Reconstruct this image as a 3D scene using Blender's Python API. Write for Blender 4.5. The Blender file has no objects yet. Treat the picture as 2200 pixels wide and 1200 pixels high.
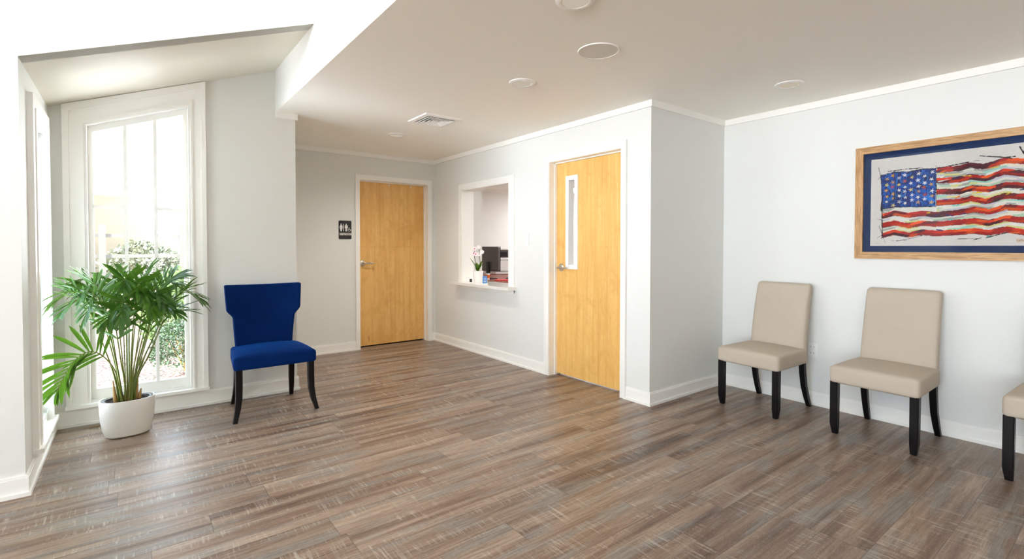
import bpy, bmesh, math, random
import numpy as np
from mathutils import Vector, Matrix
random.seed(7)
C = bpy.context.scene.collection
PI = math.pi

# ------------------------------------------------------------------ camera
cam_d = bpy.data.cameras.new('camera')
cam = bpy.data.objects.new('camera', cam_d); C.objects.link(cam)
bpy.context.scene.camera = cam
FPX, CX, CY, PITCH, ROLL, YAW, HC = 1068.5, 1098.6, 551.2, -0.0203, 0.0008, -0.6535, 1.2766
cam_d.sensor_width = 36.0; cam_d.lens = FPX / 2200 * 36.0
cam_d.shift_x = -(CX - 1100) / 2200; cam_d.shift_y = (CY - 600) / 2200
cam_d.clip_start = 0.05; cam_d.clip_end = 200
_f = Vector((-math.sin(YAW) * math.cos(PITCH), math.cos(YAW) * math.cos(PITCH), math.sin(PITCH)))
_r = Vector((math.cos(YAW), math.sin(YAW), 0)); _u = _r.cross(_f)
_r2 = _r * math.cos(ROLL) + _u * math.sin(ROLL); _u2 = -_r * math.sin(ROLL) + _u * math.cos(ROLL)
cam.matrix_world = Matrix((( _r2.x, _u2.x, -_f.x, 0), (_r2.y, _u2.y, -_f.y, 0), (_r2.z, _u2.z, -_f.z, HC), (0, 0, 0, 1)))

# ------------------------------------------------------------------ view + world
vs = bpy.context.scene.view_settings
vs.view_transform = 'Standard'; vs.look = 'None'; vs.gamma = 1.0; vs.use_curve_mapping = False
vs.exposure = 0.98
world = bpy.data.worlds.new('daylight'); bpy.context.scene.world = world
world.use_nodes = True
wn = world.node_tree; wn.nodes.clear()
wo = wn.nodes.new('ShaderNodeOutputWorld'); wb = wn.nodes.new('ShaderNodeBackground')
wt = wn.nodes.new('ShaderNodeTexCoord'); ws = wn.nodes.new('ShaderNodeSeparateXYZ'); wr = wn.nodes.new('ShaderNodeValToRGB')
wn.links.new(wt.outputs['Generated'], ws.inputs[0]); wn.links.new(ws.outputs['Z'], wr.inputs[0])
wr.color_ramp.elements[0].position = 0.0; wr.color_ramp.elements[0].color = (2.95, 3.25, 3.55, 1)
wr.color_ramp.elements[1].position = 0.08; wr.color_ramp.elements[1].color = (0.44, 0.56, 0.70, 1)
wn.links.new(wr.outputs[0], wb.inputs['Color']); wb.inputs['Strength'].default_value = 4.6
sun_d = bpy.data.lights.new('sun', 'SUN'); sun_d.energy = 24; sun_d.angle = 0.02; sun_d.color = (0.96, 1.0, 1.05)
sun = bpy.data.objects.new('sun', sun_d); C.objects.link(sun); sun.rotation_euler = Vector((1, .25, -.62)).to_track_quat('-Z', 'Y').to_euler()
wn.links.new(wb.outputs[0], wo.inputs[0])
cy_ = bpy.context.scene.cycles
cy_.max_bounces = 12; cy_.diffuse_bounces = 8; cy_.transparent_max_bounces = 16; cy_.caustics_reflective = False; cy_.caustics_refractive = False

def portal(loc, rot, sx, sy):                      # tells Cycles where daylight enters; adds no light
    d = bpy.data.lights.new('daylight_portal', 'AREA'); d.shape = 'RECTANGLE'; d.size = sx; d.size_y = sy
    d.cycles.is_portal = True
    o = bpy.data.objects.new('daylight_portal', d); C.objects.link(o); o.location = loc; o.rotation_euler = rot
    return o
# ------------------------------------------------------------------ room dimensions
H = 2.44; XR = 3.296; Y1 = 2.478; X2 = 4.384; Y2 = 6.024; Y3 = 4.668; Y4 = 3.525
XL = -0.441; XF = 1.008; XD = 1.168; WT = 0.15
XW = -10.0; YB = -4.5; HV = 4.6; OX = 8.0; OY = 8.3
def zs(x): return 2.236 + 0.3817 * (x - XL)        # slanted ceiling of the window bay

portal((0.065, Y3 + 0.16, 1.2), (-PI/2, 0, 0), 0.62, 2.2)
portal((XL - 0.16, 4.12, 1.1), (0, -PI/2, 0), 1.9, 0.5)
portal((XW - 0.05, -1.05, 2.3), (0, -PI/2, 0), 4.4, 5.5)

def area(loc, rot, sx, sy, power, col, name='lamp_light'):
    d = bpy.data.lights.new(name, 'AREA'); d.shape = 'RECTANGLE'; d.size = sx; d.size_y = sy; d.energy = power; d.color = col
    o = bpy.data.objects.new(name, d); C.objects.link(o); o.location = loc; o.rotation_euler = rot
    return o

# ------------------------------------------------------------------ node helpers
def L(c): return tuple(((v/12.92) if v <= 0.04045 else ((v+0.055)/1.055)**2.4) for v in (x/255 for x in c)) + (1,)
class NT:
    def __init__(s, name):
        s.m = bpy.data.materials.new(name); s.m.use_nodes = True; s.t = s.m.node_tree; s.t.nodes.clear()
        s.out = s.t.nodes.new('ShaderNodeOutputMaterial')
    def n(s, typ, **kw):
        nd = s.t.nodes.new('ShaderNode' + typ)
        for k, v in kw.items(): setattr(nd, k, v)
        return nd
    def set(s, sock, v):
        if hasattr(v, 'is_output') or isinstance(v, bpy.types.NodeSocket): s.t.links.new(v, sock)
        else:
            if isinstance(v, (tuple, list)) and hasattr(sock.default_value, '__len__'):
                n = len(sock.default_value); v = tuple(v)[:n] + ((1,) * (n - len(v)) if len(v) < n else ())
            sock.default_value = v
    def math(s, op, a, b=0.0, c=None):
        nd = s.n('Math', operation=op); s.set(nd.inputs[0], a); s.set(nd.inputs[1], b)
        if c is not None: s.set(nd.inputs[2], c)
        return nd.outputs[0]
    def obj(s): return s.n('TexCoord').outputs['Object']
    def sep(s, v): nd = s.n('SeparateXYZ'); s.set(nd.inputs[0], v); return nd.outputs
    def comb(s, x, y, z): nd = s.n('CombineXYZ'); s.set(nd.inputs[0], x); s.set(nd.inputs[1], y); s.set(nd.inputs[2], z); return nd.outputs[0]
    def noise(s, vec, scale=5, detail=3, rough=0.5, dist=0.0, col=False):
        nd = s.n('TexNoise'); s.set(nd.inputs['Vector'], vec); nd.inputs['Scale'].default_value = scale
        nd.inputs['Detail'].default_value = detail; nd.inputs['Roughness'].default_value = rough; nd.inputs['Distortion'].default_value = dist
        return nd.outputs['Color' if col else 'Fac']
    def ramp(s, fac, stops, interp='LINEAR'):
        nd = s.n('ValToRGB'); cr = nd.color_ramp; cr.interpolation = interp; s.set(nd.inputs[0], fac)
        while len(cr.elements) < len(stops): cr.elements.new(0.5)
        for e, (p, c) in zip(cr.elements, stops): e.position = p; e.color = c if len(c) == 4 else tuple(c) + (1,)
        return nd.outputs[0]
    def mix(s, fac, a, b, mode='MIX'):
        nd = s.n('Mix', data_type='RGBA', blend_type=mode); s.set(nd.inputs[0], fac); s.set(nd.inputs[6], a); s.set(nd.inputs[7], b)
        return nd.outputs[2]
    def bump(s, h, strength=0.2, dist=0.01):
        nd = s.n('Bump'); nd.inputs['Strength'].default_value = strength; nd.inputs['Distance'].default_value = dist; s.set(nd.inputs['Height'], h)
        return nd.outputs[0]
    def bsdf(s, color, rough=0.5, metal=0.0, normal=None, **kw):
        b = s.n('BsdfPrincipled'); s.set(b.inputs['Base Color'], color); s.set(b.inputs['Roughness'], rough); s.set(b.inputs['Metallic'], metal)
        if normal is not None: s.set(b.inputs['Normal'], normal)
        for k, v in kw.items(): s.set(b.inputs[k.replace('_', ' ')], v)
        s.t.links.new(b.outputs[0], s.out.inputs[0]); return b

def paint(name, rgb, rough=0.55, bumpy=0.08, scale=220):
    t = NT(name); o = t.obj()
    c = t.mix(t.noise(o, 1.3, 3), tuple(x*0.985 for x in L(rgb)[:3]) + (1,), L(rgb))
    t.bsdf(c, rough, normal=t.bump(t.noise(o, scale, 2), bumpy, 0.002)); return t.m
def plain(name, rgb, rough=0.4, metal=0.0, **kw):
    t = NT(name); o = t.obj(); n = t.noise(o, 60, 2)
    c = t.mix(n, tuple(x*0.93 for x in L(rgb)[:3]) + (1,), L(rgb)); t.bsdf(c, rough, metal, **kw); return t.m
M = {}
M['wall'] = paint('wall_paint', (226, 226, 222), 0.6)
M['ceiling'] = paint('ceiling_paint', (251, 248, 240), 0.7)
M['trim'] = paint('trim_paint', (243, 241, 236), 0.35, 0.03)
M['bay'] = paint('ceiling_paint_darkened', (216, 209, 194), 0.6)  # same paint as the ceiling, darkened to offset strong daylight in the bay
M['white_plastic'] = plain('white_plastic', (238, 238, 236), 0.35)
M['metal'] = plain('brushed_nickel', (214, 206, 196), 0.36, 1.0)
M['black'] = plain('black_plastic', (26, 26, 28), 0.4)
M['dark_metal'] = plain('monitor_grey', (92, 88, 86), 0.4)
M['dark_wood'] = plain('espresso_wood', (13, 9, 10), 0.35, Specular_IOR_Level=0.25)
M['counter'] = plain('counter_stone', (232, 228, 222), 0.12)
M['glass'] = None
def glass_mat(name, tint=(1, 1, 1, 1), ior=1.45):
    t = NT(name); geo = t.n('NewGeometry'); dp = t.n('VectorMath', operation='DOT_PRODUCT')
    t.set(dp.inputs[0], geo.outputs['Incoming']); t.set(dp.inputs[1], geo.outputs['Normal'])
    f0 = ((ior-1)/(ior+1))**2; ca_ = t.math('ABSOLUTE', dp.outputs['Value'])
    frv = t.math('ADD', f0, t.math('MULTIPLY', 1-f0, t.math('POWER', t.math('SUBTRACT', 1.0, ca_), 5.0)))
    tr = t.n('BsdfTransparent'); tr.inputs[0].default_value = tint
    gl = t.n('BsdfGlossy'); gl.inputs['Roughness'].default_value = 0.02
    mx = t.n('MixShader'); t.set(mx.inputs[0], frv); t.t.links.new(tr.outputs[0], mx.inputs[1]); t.t.links.new(gl.outputs[0], mx.inputs[2])
    t.t.links.new(mx.outputs[0], t.out.inputs[0]); return t.m
M['glass'] = glass_mat('window_glass')
M['picture_glass'] = glass_mat('picture_glass', (0.98, 0.99, 0.99, 1), 1.22)
def emis(name, rgb, st):
    t = NT(name); e = t.n('Emission'); e.inputs[0].default_value = L(rgb); e.inputs[1].default_value = st
    t.t.links.new(e.outputs[0], t.out.inputs[0]); return t.m

def floor_mat():
    t = NT('vinyl_plank_floor'); o = t.obj(); x, y, z = t.sep(o)[:3]
    PW, PL = 0.182, 1.23
    yr = t.math('DIVIDE', y, PW); row = t.math('FLOOR', yr); fy = t.math('FRACT', yr)
    wn1 = t.n('TexWhiteNoise', noise_dimensions='1D'); t.set(wn1.inputs['W'], row)
    xr = t.math('ADD', t.math('DIVIDE', x, PL), t.math('MULTIPLY', wn1.outputs['Value'], 3.7))
    col = t.math('FLOOR', xr); fx = t.math('FRACT', xr)
    wn2 = t.n('TexWhiteNoise', noise_dimensions='2D'); t.set(wn2.inputs['Vector'], t.comb(row, col, 0.0))
    idv = wn2.outputs['Value']; idc = t.sep(wn2.outputs['Color'])
    off = t.math('MULTIPLY', idv, 37.0)
    # long soft streaks, fine grain, cathedral grain
    s1 = t.noise(t.comb(t.math('ADD', t.math('MULTIPLY', x, 0.55), off), t.math('MULTIPLY', y, 12.0), off), 1.0, 4, 0.55, 0.25)
    s2 = t.noise(t.comb(t.math('ADD', t.math('MULTIPLY', x, 5.0), off), t.math('MULTIPLY', y, 110.0), off), 1.0, 4, 0.6, 0.4)
    s3 = t.noise(t.comb(t.math('ADD', t.math('MULTIPLY', x, 1.7), off), t.math('MULTIPLY', y, 10.0), off), 1.2, 2, 0.5, 1.0)
    rings = t.math('FRACT', t.math('MULTIPLY', s3, 13.0))
    rings = t.math('ABSOLUTE', t.math('SUBTRACT', rings, 0.5))
    # cross saw marks in patches
    sm = t.noise(t.comb(t.math('MULTIPLY', x, 85.0), t.math('MULTIPLY', y, 5.0), off), 1.0, 3, 0.6, 0.6)
    pm = t.noise(t.comb(t.math('MULTIPLY', x, 3.0), t.math('MULTIPLY', y, 12.0), off), 1.0, 2, 0.5)
    pm = t.ramp(pm, [(0.45, (0, 0, 0)), (0.62, (1, 1, 1))])
    smm = t.math('MULTIPLY', t.ramp(sm, [(0.52, (0, 0, 0)), (0.68, (1, 1, 1))]), pm)
    base = t.ramp(s1, [(0.30, L((78, 56, 44))), (0.41, L((126, 100, 83))), (0.50, L((158, 134, 115))), (0.66, L((180, 160, 142)))])
    base = t.mix(t.math('MULTIPLY', idc[0], 0.5), base, t.mix(1.0, base, L((176, 170, 166)), 'MULTIPLY'))
    gy = t.noise(t.comb(t.math('ADD', t.math('MULTIPLY', x, 2.2), t.math('MULTIPLY', off, 1.7)), t.math('MULTIPLY', y, 11.0), 3.0), 1.0, 3, 0.5)
    base = t.mix(t.math('MULTIPLY', t.ramp(gy, [(0.50, (0, 0, 0)), (0.64, (1, 1, 1))]), 0.6), base, L((136, 138, 136)))
    base = t.mix(t.math('MULTIPLY', t.ramp(s2, [(0.40, (1, 1, 1)), (0.55, (0, 0, 0))]), 0.42), base, L((84, 60, 46)))
    base = t.mix(t.math('MULTIPLY', t.ramp(rings, [(0.02, (1, 1, 1)), (0.12, (0, 0, 0))]), 0.28), base, L((96, 72, 56)))
    base = t.mix(t.math('MULTIPLY', smm, 0.5), base, L((206, 196, 184)))
    fn = t.noise(t.comb(t.math('MULTIPLY', x, 60.0), t.math('MULTIPLY', y, 240.0), off), 1.0, 3, 0.6)
    base = t.mix(t.math('MULTIPLY', t.ramp(fn, [(0.55, (0, 0, 0)), (0.75, (1, 1, 1))]), 0.30), base, L((206, 192, 176)))
    e1 = t.math('LESS_THAN', t.math('MINIMUM', fy, t.math('SUBTRACT', 1.0, fy)), 0.0065)
    e2 = t.math('LESS_THAN', t.math('MINIMUM', fx, t.math('SUBTRACT', 1.0, fx)), 0.0011)
    seam = t.math('MAXIMUM', e1, e2)
    base = t.mix(t.math('MULTIPLY', seam, 0.6), base, L((58, 42, 34)))
    hgt = t.math('ADD', t.math('MULTIPLY', s2, 0.5), t.math('MULTIPLY', smm, 0.5))
    hgt = t.math('SUBTRACT', hgt, seam)
    ro = t.math('ADD', 0.30, t.math('MULTIPLY', s2, 0.16))
    t.bsdf(base, ro, normal=t.bump(hgt, 0.14, 0.002), Specular_IOR_Level=0.5)
    return t.m
M['floor'] = floor_mat()

def veneer():
    t = NT('maple_veneer'); o = t.obj(); x, y, z = t.sep(o)[:3]
    u = t.math('ADD', x, y); us = t.math('DIVIDE', u, 0.148); st = t.math('FLOOR', us)
    w = t.n('TexWhiteNoise', noise_dimensions='1D'); t.set(w.inputs['W'], st); off = t.math('MULTIPLY', w.outputs['Value'], 9.0)
    g = t.noise(t.comb(t.math('MULTIPLY', u, 26.0), t.math('MULTIPLY', z, 1.1), off), 1.0, 4, 0.55, 0.8)
    b = t.noise(t.comb(t.math('MULTIPLY', u, 4.0), t.math('MULTIPLY', z, 2.6), t.math('MULTIPLY', off, .15)), 1.0, 5, 0.65, 1.2)
    f = t.noise(t.comb(t.math('MULTIPLY', u, 160.0), t.math('MULTIPLY', z, 5.0), off), 1.0, 3, 0.6)
    c = t.ramp(g, [(0.3, L((226, 172, 94))), (0.5, L((236, 188, 108))), (0.7, L((242, 200, 126)))])
    c = t.mix(t.math('MULTIPLY', t.ramp(b, [(0.5, (0, 0, 0)), (0.72, (1, 1, 1))]), 0.5), c, L((208, 144, 64)))
    c = t.mix(t.math('MULTIPLY', w.outputs['Value'], 0.16), c, L((214, 160, 88)))
    c = t.mix(t.math('MULTIPLY', t.ramp(f, [(0.5, (0, 0, 0)), (0.8, (1, 1, 1))]), 0.22), c, L((204, 154, 88)))
    cu = t.noise(t.comb(t.math('MULTIPLY', u, 16.0), t.math('MULTIPLY', z, 11.0), off), 1.0, 4, 0.65, 1.5)
    c = t.mix(t.math('MULTIPLY', t.ramp(cu, [(0.48, (0, 0, 0)), (0.68, (1, 1, 1))]), 0.28), c, L((214, 154, 78)))
    hl = t.ramp(t.math('ABSOLUTE', t.math('SUBTRACT', t.math('ADD', z, t.math('MULTIPLY', b, 0.03)), 1.29)), [(0.0, (1, 1, 1)), (0.012, (0, 0, 0))])
    c = t.mix(t.math('MULTIPLY', t.math('MULTIPLY', hl, t.ramp(cu, [(0.42, (0, 0, 0)), (0.66, (1, 1, 1))])), 0.5), c, L((196, 136, 70)))
    v = t.n('TexVoronoi'); v.inputs['Scale'].default_value = 1.0; t.set(v.inputs['Vector'], t.comb(t.math('MULTIPLY', u, 5.0), t.math('MULTIPLY', z, 1.7), 2.0))
    c = t.mix(t.math('MULTIPLY', t.ramp(v.outputs['Distance'], [(0.02, (1, 1, 1)), (0.09, (0, 0, 0))]), 0.65), c, L((168, 104, 44)))
    t.bsdf(c, 0.38, normal=t.bump(f, 0.05, 0.001)); return t.m
M['veneer'] = veneer()
def oak(vert):
    t = NT('oak_frame'); o = t.obj(); x, y, z = t.sep(o)[:3]
    g = t.noise(t.comb(x, t.math('MULTIPLY', y, 9.0), t.math('MULTIPLY', z, 120.0)), 1.0, 4, 0.6, 0.6)
    g2 = t.noise(t.comb(x, t.math('MULTIPLY', y, 120.0), t.math('MULTIPLY', z, 9.0)), 1.0, 4, 0.6, 0.6)
    gg = g2 if vert else g
    t.bsdf(t.ramp(gg, [(0.35, L((158, 114, 66))), (0.5, L((184, 140, 90))), (0.65, L((202, 160, 110)))]), 0.45, normal=t.bump(gg, 0.1, 0.001)); return t.m
M['oak'] = oak(False); M['oak_v'] = oak(True)
def fabric(name, a, b, sheen=0.0, scale=420, rough=0.9, tint=None, bstr=0.25, spec=.3):
    t = NT(name); o = t.obj(); n = t.noise(o, scale, 2, 0.6); big = t.noise(o, 9.0, 4, 0.6)
    c = t.mix(t.math('MULTIPLY', t.math('ADD', n, big), 0.5), L(a), L(b))
    kw = dict(Specular_IOR_Level=spec)
    if sheen: kw.update(Sheen_Weight=sheen, Sheen_Roughness=0.35, Sheen_Tint=tint)
    t.bsdf(c, rough, normal=t.bump(n, bstr, 0.0015), **kw); return t.m
M['linen'] = fabric('beige_linen', (180, 166, 149), (200, 187, 171), 0.1, 650, tint=L((230, 220, 205)))
M['velvet'] = fabric('blue_velvet', (4, 24, 68), (8, 44, 102), 0.8, 300, 0.8, L((24, 84, 170)), 0.1, .04)

def leaf_mat(name, a, b, tr=0.35, tc=(128, 172, 44)):
    t = NT(name); o = t.obj(); n = t.noise(o, 14, 3)
    c = t.mix(n, L(a), L(b))
    p = t.bsdf(c, 0.32); ts = t.n('BsdfTranslucent'); t.set(ts.inputs[0], t.mix(0.5, c, L(tc)))
    mx = t.n('MixShader'); mx.inputs[0].default_value = tr
    t.t.links.new(p.outputs[0], mx.inputs[1]); t.t.links.new(ts.outputs[0], mx.inputs[2]); t.t.links.new(mx.outputs[0], t.out.inputs[0]); return t.m
M['palm'] = leaf_mat('palm_leaf', (22, 58, 18), (72, 122, 36), .24)
M['stalk'] = leaf_mat('palm_stalk', (84, 104, 40), (140, 146, 70), 0.1)
M['husk'] = plain('palm_husk', (158, 122, 66), 0.7)
M['shrub'] = leaf_mat('shrub_leaf', (34, 52, 34), (66, 86, 56), 0.15, (70, 90, 50))
M['shrub2'] = leaf_mat('bright_shrub_leaf', (76, 96, 52), (104, 124, 74), 0.25, (130, 150, 84))
M['shrub3'] = leaf_mat('pale_hedge_leaf', (92, 95, 74), (118, 120, 96), 0.2, (120, 122, 96))
M['orchid_leaf'] = leaf_mat('orchid_leaf', (52, 104, 24), (128, 168, 50), 0.2)
def soil():
    t = NT('potting_soil'); o = t.obj(); n = t.noise(o, 70, 5, 0.7)
    t.bsdf(t.ramp(n, [(0.35, L((28, 18, 14))), (0.6, L((84, 58, 46))), (0.75, L((150, 118, 96)))]), 0.95, normal=t.bump(n, 0.9, 0.02)); return t.m
M['soil'] = soil()
def planter():
    t = NT('speckled_planter'); o = t.obj(); n = t.noise(o, 420, 2, 0.7); x, y, z = t.sep(o)[:3]
    b = t.noise(t.comb(t.math('MULTIPLY', x, 2.0), t.math('MULTIPLY', y, 2.0), t.math('MULTIPLY', z, 240.0)), 1.0, 3)
    c = t.mix(t.ramp(n, [(0.5, (0, 0, 0)), (0.75, (1, 1, 1))]), L((226, 223, 216)), L((196, 193, 186)))
    t.bsdf(c, 0.6, normal=t.bump(b, 0.25, 0.002)); return t.m
M['planter'] = planter()
M['grey_plastic'] = plain('grey_liner', (96, 98, 102), 0.5)
def mulch():
    t = NT('mulch_ground'); o = t.obj(); v = t.n('TexVoronoi'); v.inputs['Scale'].default_value = 26.0; t.set(v.inputs['Vector'], t.mix(0.15, o, t.noise(o, 8, 2, col=True)))
    n = t.noise(o, 3, 4)
    c = t.mix(t.sep(v.outputs['Color'])[0], L((70, 50, 44)), L((112, 92, 84)))
    c = t.mix(t.ramp(n, [(0.5, (0, 0, 0)), (0.7, (1, 1, 1))]), c, L((96, 90, 74)))
    t.bsdf(c, 0.95, normal=t.bump(v.outputs['Distance'], 0.8, 0.03)); return t.m
M['mulch'] = mulch()

# ------------------------------------------------------------------ geometry helpers
def obj(name, bm, mat, parent=None, smooth=False, loc=None):
    me = bpy.data.meshes.new(name); bmesh.ops.recalc_face_normals(bm, faces=bm.faces[:]); bm.to_mesh(me); bm.free()
    o = bpy.data.objects.new(name, me); C.objects.link(o)
    if mat is not None: me.materials.append(mat)
    if smooth:
        for p in me.polygons: p.use_smooth = True
        if smooth != 'all':
            me.set_sharp_from_angle(angle=math.radians(40))
    if loc: o.location = loc
    if parent: o.parent = parent
    return o
def empty(name, label, cat, loc=(0, 0, 0), rz=0, group=None, kind=None):
    o = bpy.data.objects.new(name, None); C.objects.link(o); o.location = loc; o.rotation_euler = (0, 0, rz); o.empty_display_size = 0.1
    return tag(o, label, cat, group, kind)
def tag(o, label, cat, group=None, kind=None):
    o['label'] = label; o['category'] = cat
    if group: o['group'] = group
    if kind: o['kind'] = kind
    return o
def st(name, bm, mat, label, cat):
    return tag(obj(name, bm, mat), label, cat, kind='structure')
def box(bm, a, b, bev=0.0):
    x0, y0, z0 = a; x1, y1, z1 = b
    vs_ = [bm.verts.new(p) for p in ((x0,y0,z0),(x1,y0,z0),(x1,y1,z0),(x0,y1,z0),(x0,y0,z1),(x1,y0,z1),(x1,y1,z1),(x0,y1,z1))]
    fs = [bm.faces.new([vs_[i] for i in q]) for q in ((0,3,2,1),(4,5,6,7),(0,1,5,4),(1,2,6,5),(2,3,7,6),(3,0,4,7))]
    if bev:
        es = list({e for f in fs for e in f.edges}); bmesh.ops.bevel(bm, geom=es, offset=bev, segments=2, affect='EDGES', profile=0.7)
    return bm
def B(*boxes, bev=0.0):
    bm = bmesh.new()
    for a, b in boxes: box(bm, a, b, bev)
    return bm
def prism(bm, poly, ax, a, b):
    """poly: 2D points; ax: axis of extrusion ('x': (y,z), 'y': (x,z), 'z': (x,y))"""
    def P(p, t): return {'x': (t, p[0], p[1]), 'y': (p[0], t, p[1]), 'z': (p[0], p[1], t)}[ax]
    lo = [bm.verts.new(P(p, a)) for p in poly]; hi = [bm.verts.new(P(p, b)) for p in poly]
    bm.faces.new(lo); bm.faces.new(hi[::-1]); n = len(poly)
    for i in range(n): bm.faces.new((lo[i], hi[i], hi[(i+1) % n], lo[(i+1) % n]))
    return bm
def wall(ax, a, b, u0, u1, z0, z1, holes=()):
    """slab with rectangular holes (h_u0,h_u1,h_z0,h_z1)"""
    bm = bmesh.new(); us = sorted({u0, u1, *[h[0] for h in holes], *[h[1] for h in holes]})
    for i in range(len(us) - 1):
        p, q = us[i], us[i+1]; m = (p + q) / 2; cut = sorted((h[2], h[3]) for h in holes if h[0] < m < h[1]); z = z0
        for c0, c1 in cut + [(z1, z1)]:
            if c0 > z: prism(bm, [(p, z), (q, z), (q, c0), (p, c0)], ax, a, b)
            z = max(z, c1)
    return bm
def tube(bm, pts, rad, n=8, caps=True, flat=None):
    """round tube through pts; rad number or list"""
    pts = [Vector(p) for p in pts]; k = len(pts); rad = rad if isinstance(rad, (list, tuple)) else [rad] * k
    rings = []; ref = Vector((0, 0, 1))
    t0 = (pts[1] - pts[0]).normalized()
    if abs(t0.dot(ref)) > 0.95: ref = Vector((0, 1, 0))
    nrm = (ref - t0 * ref.dot(t0)).normalized()
    for i in range(k):
        t = (pts[min(i+1, k-1)] - pts[max(i-1, 0)]).normalized(); nrm = (nrm - t * nrm.dot(t)).normalized(); bn = t.cross(nrm)
        rings.append([bm.verts.new(pts[i] + (nrm * math.cos(2*PI*j/n) + bn * math.sin(2*PI*j/n)) * rad[i]) for j in range(n)])
    for i in range(k-1):
        for j in range(n): bm.faces.new((rings[i][j], rings[i][(j+1) % n], rings[i+1][(j+1) % n], rings[i+1][j]))
    if caps: bm.faces.new(rings[0][::-1]); bm.faces.new(rings[-1])
    return bm
def lathe(bm, prof, n=48, c=(0, 0, 0), sx=1.0, sy=1.0, M4=None, sq=2.0):
    """profile (r,z) revolved; sq>2 gives a squarer plan"""
    rings = []
    for r, z in prof:
        ring = []
        for j in range(n):
            a = 2*PI*j/n; ca, sa = math.cos(a), math.sin(a)
            k = (abs(ca)**sq + abs(sa)**sq) ** (-1/sq)
            v = Vector((r*ca*k*sx, r*sa*k*sy, z))
            if M4: v = M4 @ v
            ring.append(bm.verts.new(v + Vector(c)))
        rings.append(ring)
    for i in range(len(prof)-1):
        for j in range(n): bm.faces.new((rings[i][j], rings[i][(j+1) % n], rings[i+1][(j+1) % n], rings[i+1][j]))
    if prof[0][0] > 1e-5: bm.faces.new(rings[0][::-1])
    if prof[-1][0] > 1e-5: bm.faces.new(rings[-1])
    bmesh.ops.remove_doubles(bm, verts=[v for rg in (rings[0], rings[-1]) for v in rg], dist=1e-6)
    return bm
def rbox(sx, sy, sz, r, n=(10, 10, 10), f=None):
    """rounded box centred at origin, half sizes sx,sy,sz, grid-subdivided; f maps each vertex"""
    bm = bmesh.new(); seen = {}
    def ease(k, m, h):
        t = -1 + 2*k/m; e = min(0.45, 2.2*r/h) if h > 0 else 0
        return math.sin(t*PI/2)*0.35*min(1, 4*e) + t*(1 - 0.35*min(1, 4*e))
    def vert(i, j, k):
        key = (i, j, k)
        if key in seen: return seen[key]
        p = Vector((ease(i, n[0], sx)*sx, ease(j, n[1], sy)*sy, ease(k, n[2], sz)*sz))
        q = Vector((max(-sx+r, min(sx-r, p.x)), max(-sy+r, min(sy-r, p.y)), max(-sz+r, min(sz-r, p.z))))
        d = p - q
        if d.length > 1e-9: p = q + d.normalized() * r
        if f: p = Vector(f(p.copy()))
        seen[key] = bm.verts.new(p); return seen[key]
    N = n
    for a in range(3):
        b, c = (a+1) % 3, (a+2) % 3
        for s in (0, N[a]):
            for i in range(N[b]):
                for j in range(N[c]):
                    q = []
                    for di, dj in ((0,0),(1,0),(1,1),(0,1)):
                        idx = [0, 0, 0]; idx[a] = s; idx[b] = i+di; idx[c] = j+dj; q.append(vert(*idx))
                    if len(set(q)) == 4: bm.faces.new(q)
    return bm
def sweep(pts, w, d, bev=0.004):
    """square-section bar (w along x, d along y, lists) through pts, mostly vertical"""
    bm = bmesh.new(); rings = []
    for i, p in enumerate(pts):
        ww = (w[i] if isinstance(w, (list, tuple)) else w) / 2; dd = (d[i] if isinstance(d, (list, tuple)) else d) / 2
        b = min(bev, ww*0.5, dd*0.5)
        prof = [(-ww+b,-dd),(ww-b,-dd),(ww,-dd+b),(ww,dd-b),(ww-b,dd),(-ww+b,dd),(-ww,dd-b),(-ww,-dd+b)]
        rings.append([bm.verts.new((p[0]+a, p[1]+c, p[2])) for a, c in prof])
    for i in range(len(rings)-1):
        for j in range(8): bm.faces.new((rings[i][j], rings[i][(j+1) % 8], rings[i+1][(j+1) % 8], rings[i+1][j]))
    bm.faces.new(rings[0][::-1]); bm.faces.new(rings[-1]); return bm
def copy_thing(root, loc, rz, label, group=None):
    r = root.copy(); C.objects.link(r); r.location = loc; r.rotation_euler = (0, 0, rz); r['label'] = label
    if group: r['group'] = group
    for ch in list(root.children):
        c = ch.copy(); C.objects.link(c); c.parent = r
        for g in list(ch.children):
            d = g.copy(); C.objects.link(d); d.parent = c
    return r

# ------------------------------------------------------------------ room shell
st('floor', B(((XW-.15, YB-.15, -.1), (OX+.15, Y4+.12, 0)), ((XL-.12, Y4+.12, -.1), (OX+.15, Y3+.14, 0)), ((XD-.12, Y3+.14, -.1), (OX+.15, OY+.12, 0))),
   M['floor'], 'grey brown wood-look vinyl plank floor of the waiting room', 'floor')
bm = B(((XF+.002, YB-.15, H), (OX+.15, Y3+.14, H+.12)), ((XD-.12, Y3+.14, H), (OX+.15, OY+.12, H+.12)))
st('ceiling', bm, M['ceiling'], 'flat off-white ceiling with recessed lights over the waiting room', 'ceiling')
st('ceiling', B(((XW-.15, YB-.15, HV), (XF+.12, Y4+.12, HV+.12))), M['wall'], 'high white ceiling above the front left area', 'ceiling')
# fascia of the raised area, returns into the bay
bm = bmesh.new(); prism(bm, [(YB-.15, H+.003), (Y3+.14, H+.003), (Y3+.14, zs(XF)+.1), (Y4+.12, zs(XF)+.1), (Y4+.12, HV), (YB-.15, HV)], 'x', XF, XF+.12)
st('wall_fascia', bm, M['wall'], 'bright white drop wall between the high space and flat ceiling', 'wall')
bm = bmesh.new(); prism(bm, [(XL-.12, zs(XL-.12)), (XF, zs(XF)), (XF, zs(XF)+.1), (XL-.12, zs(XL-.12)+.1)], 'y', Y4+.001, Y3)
st('ceiling', bm, M['bay'], 'slanted ceiling of the window bay behind the potted palm', 'ceiling')
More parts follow.
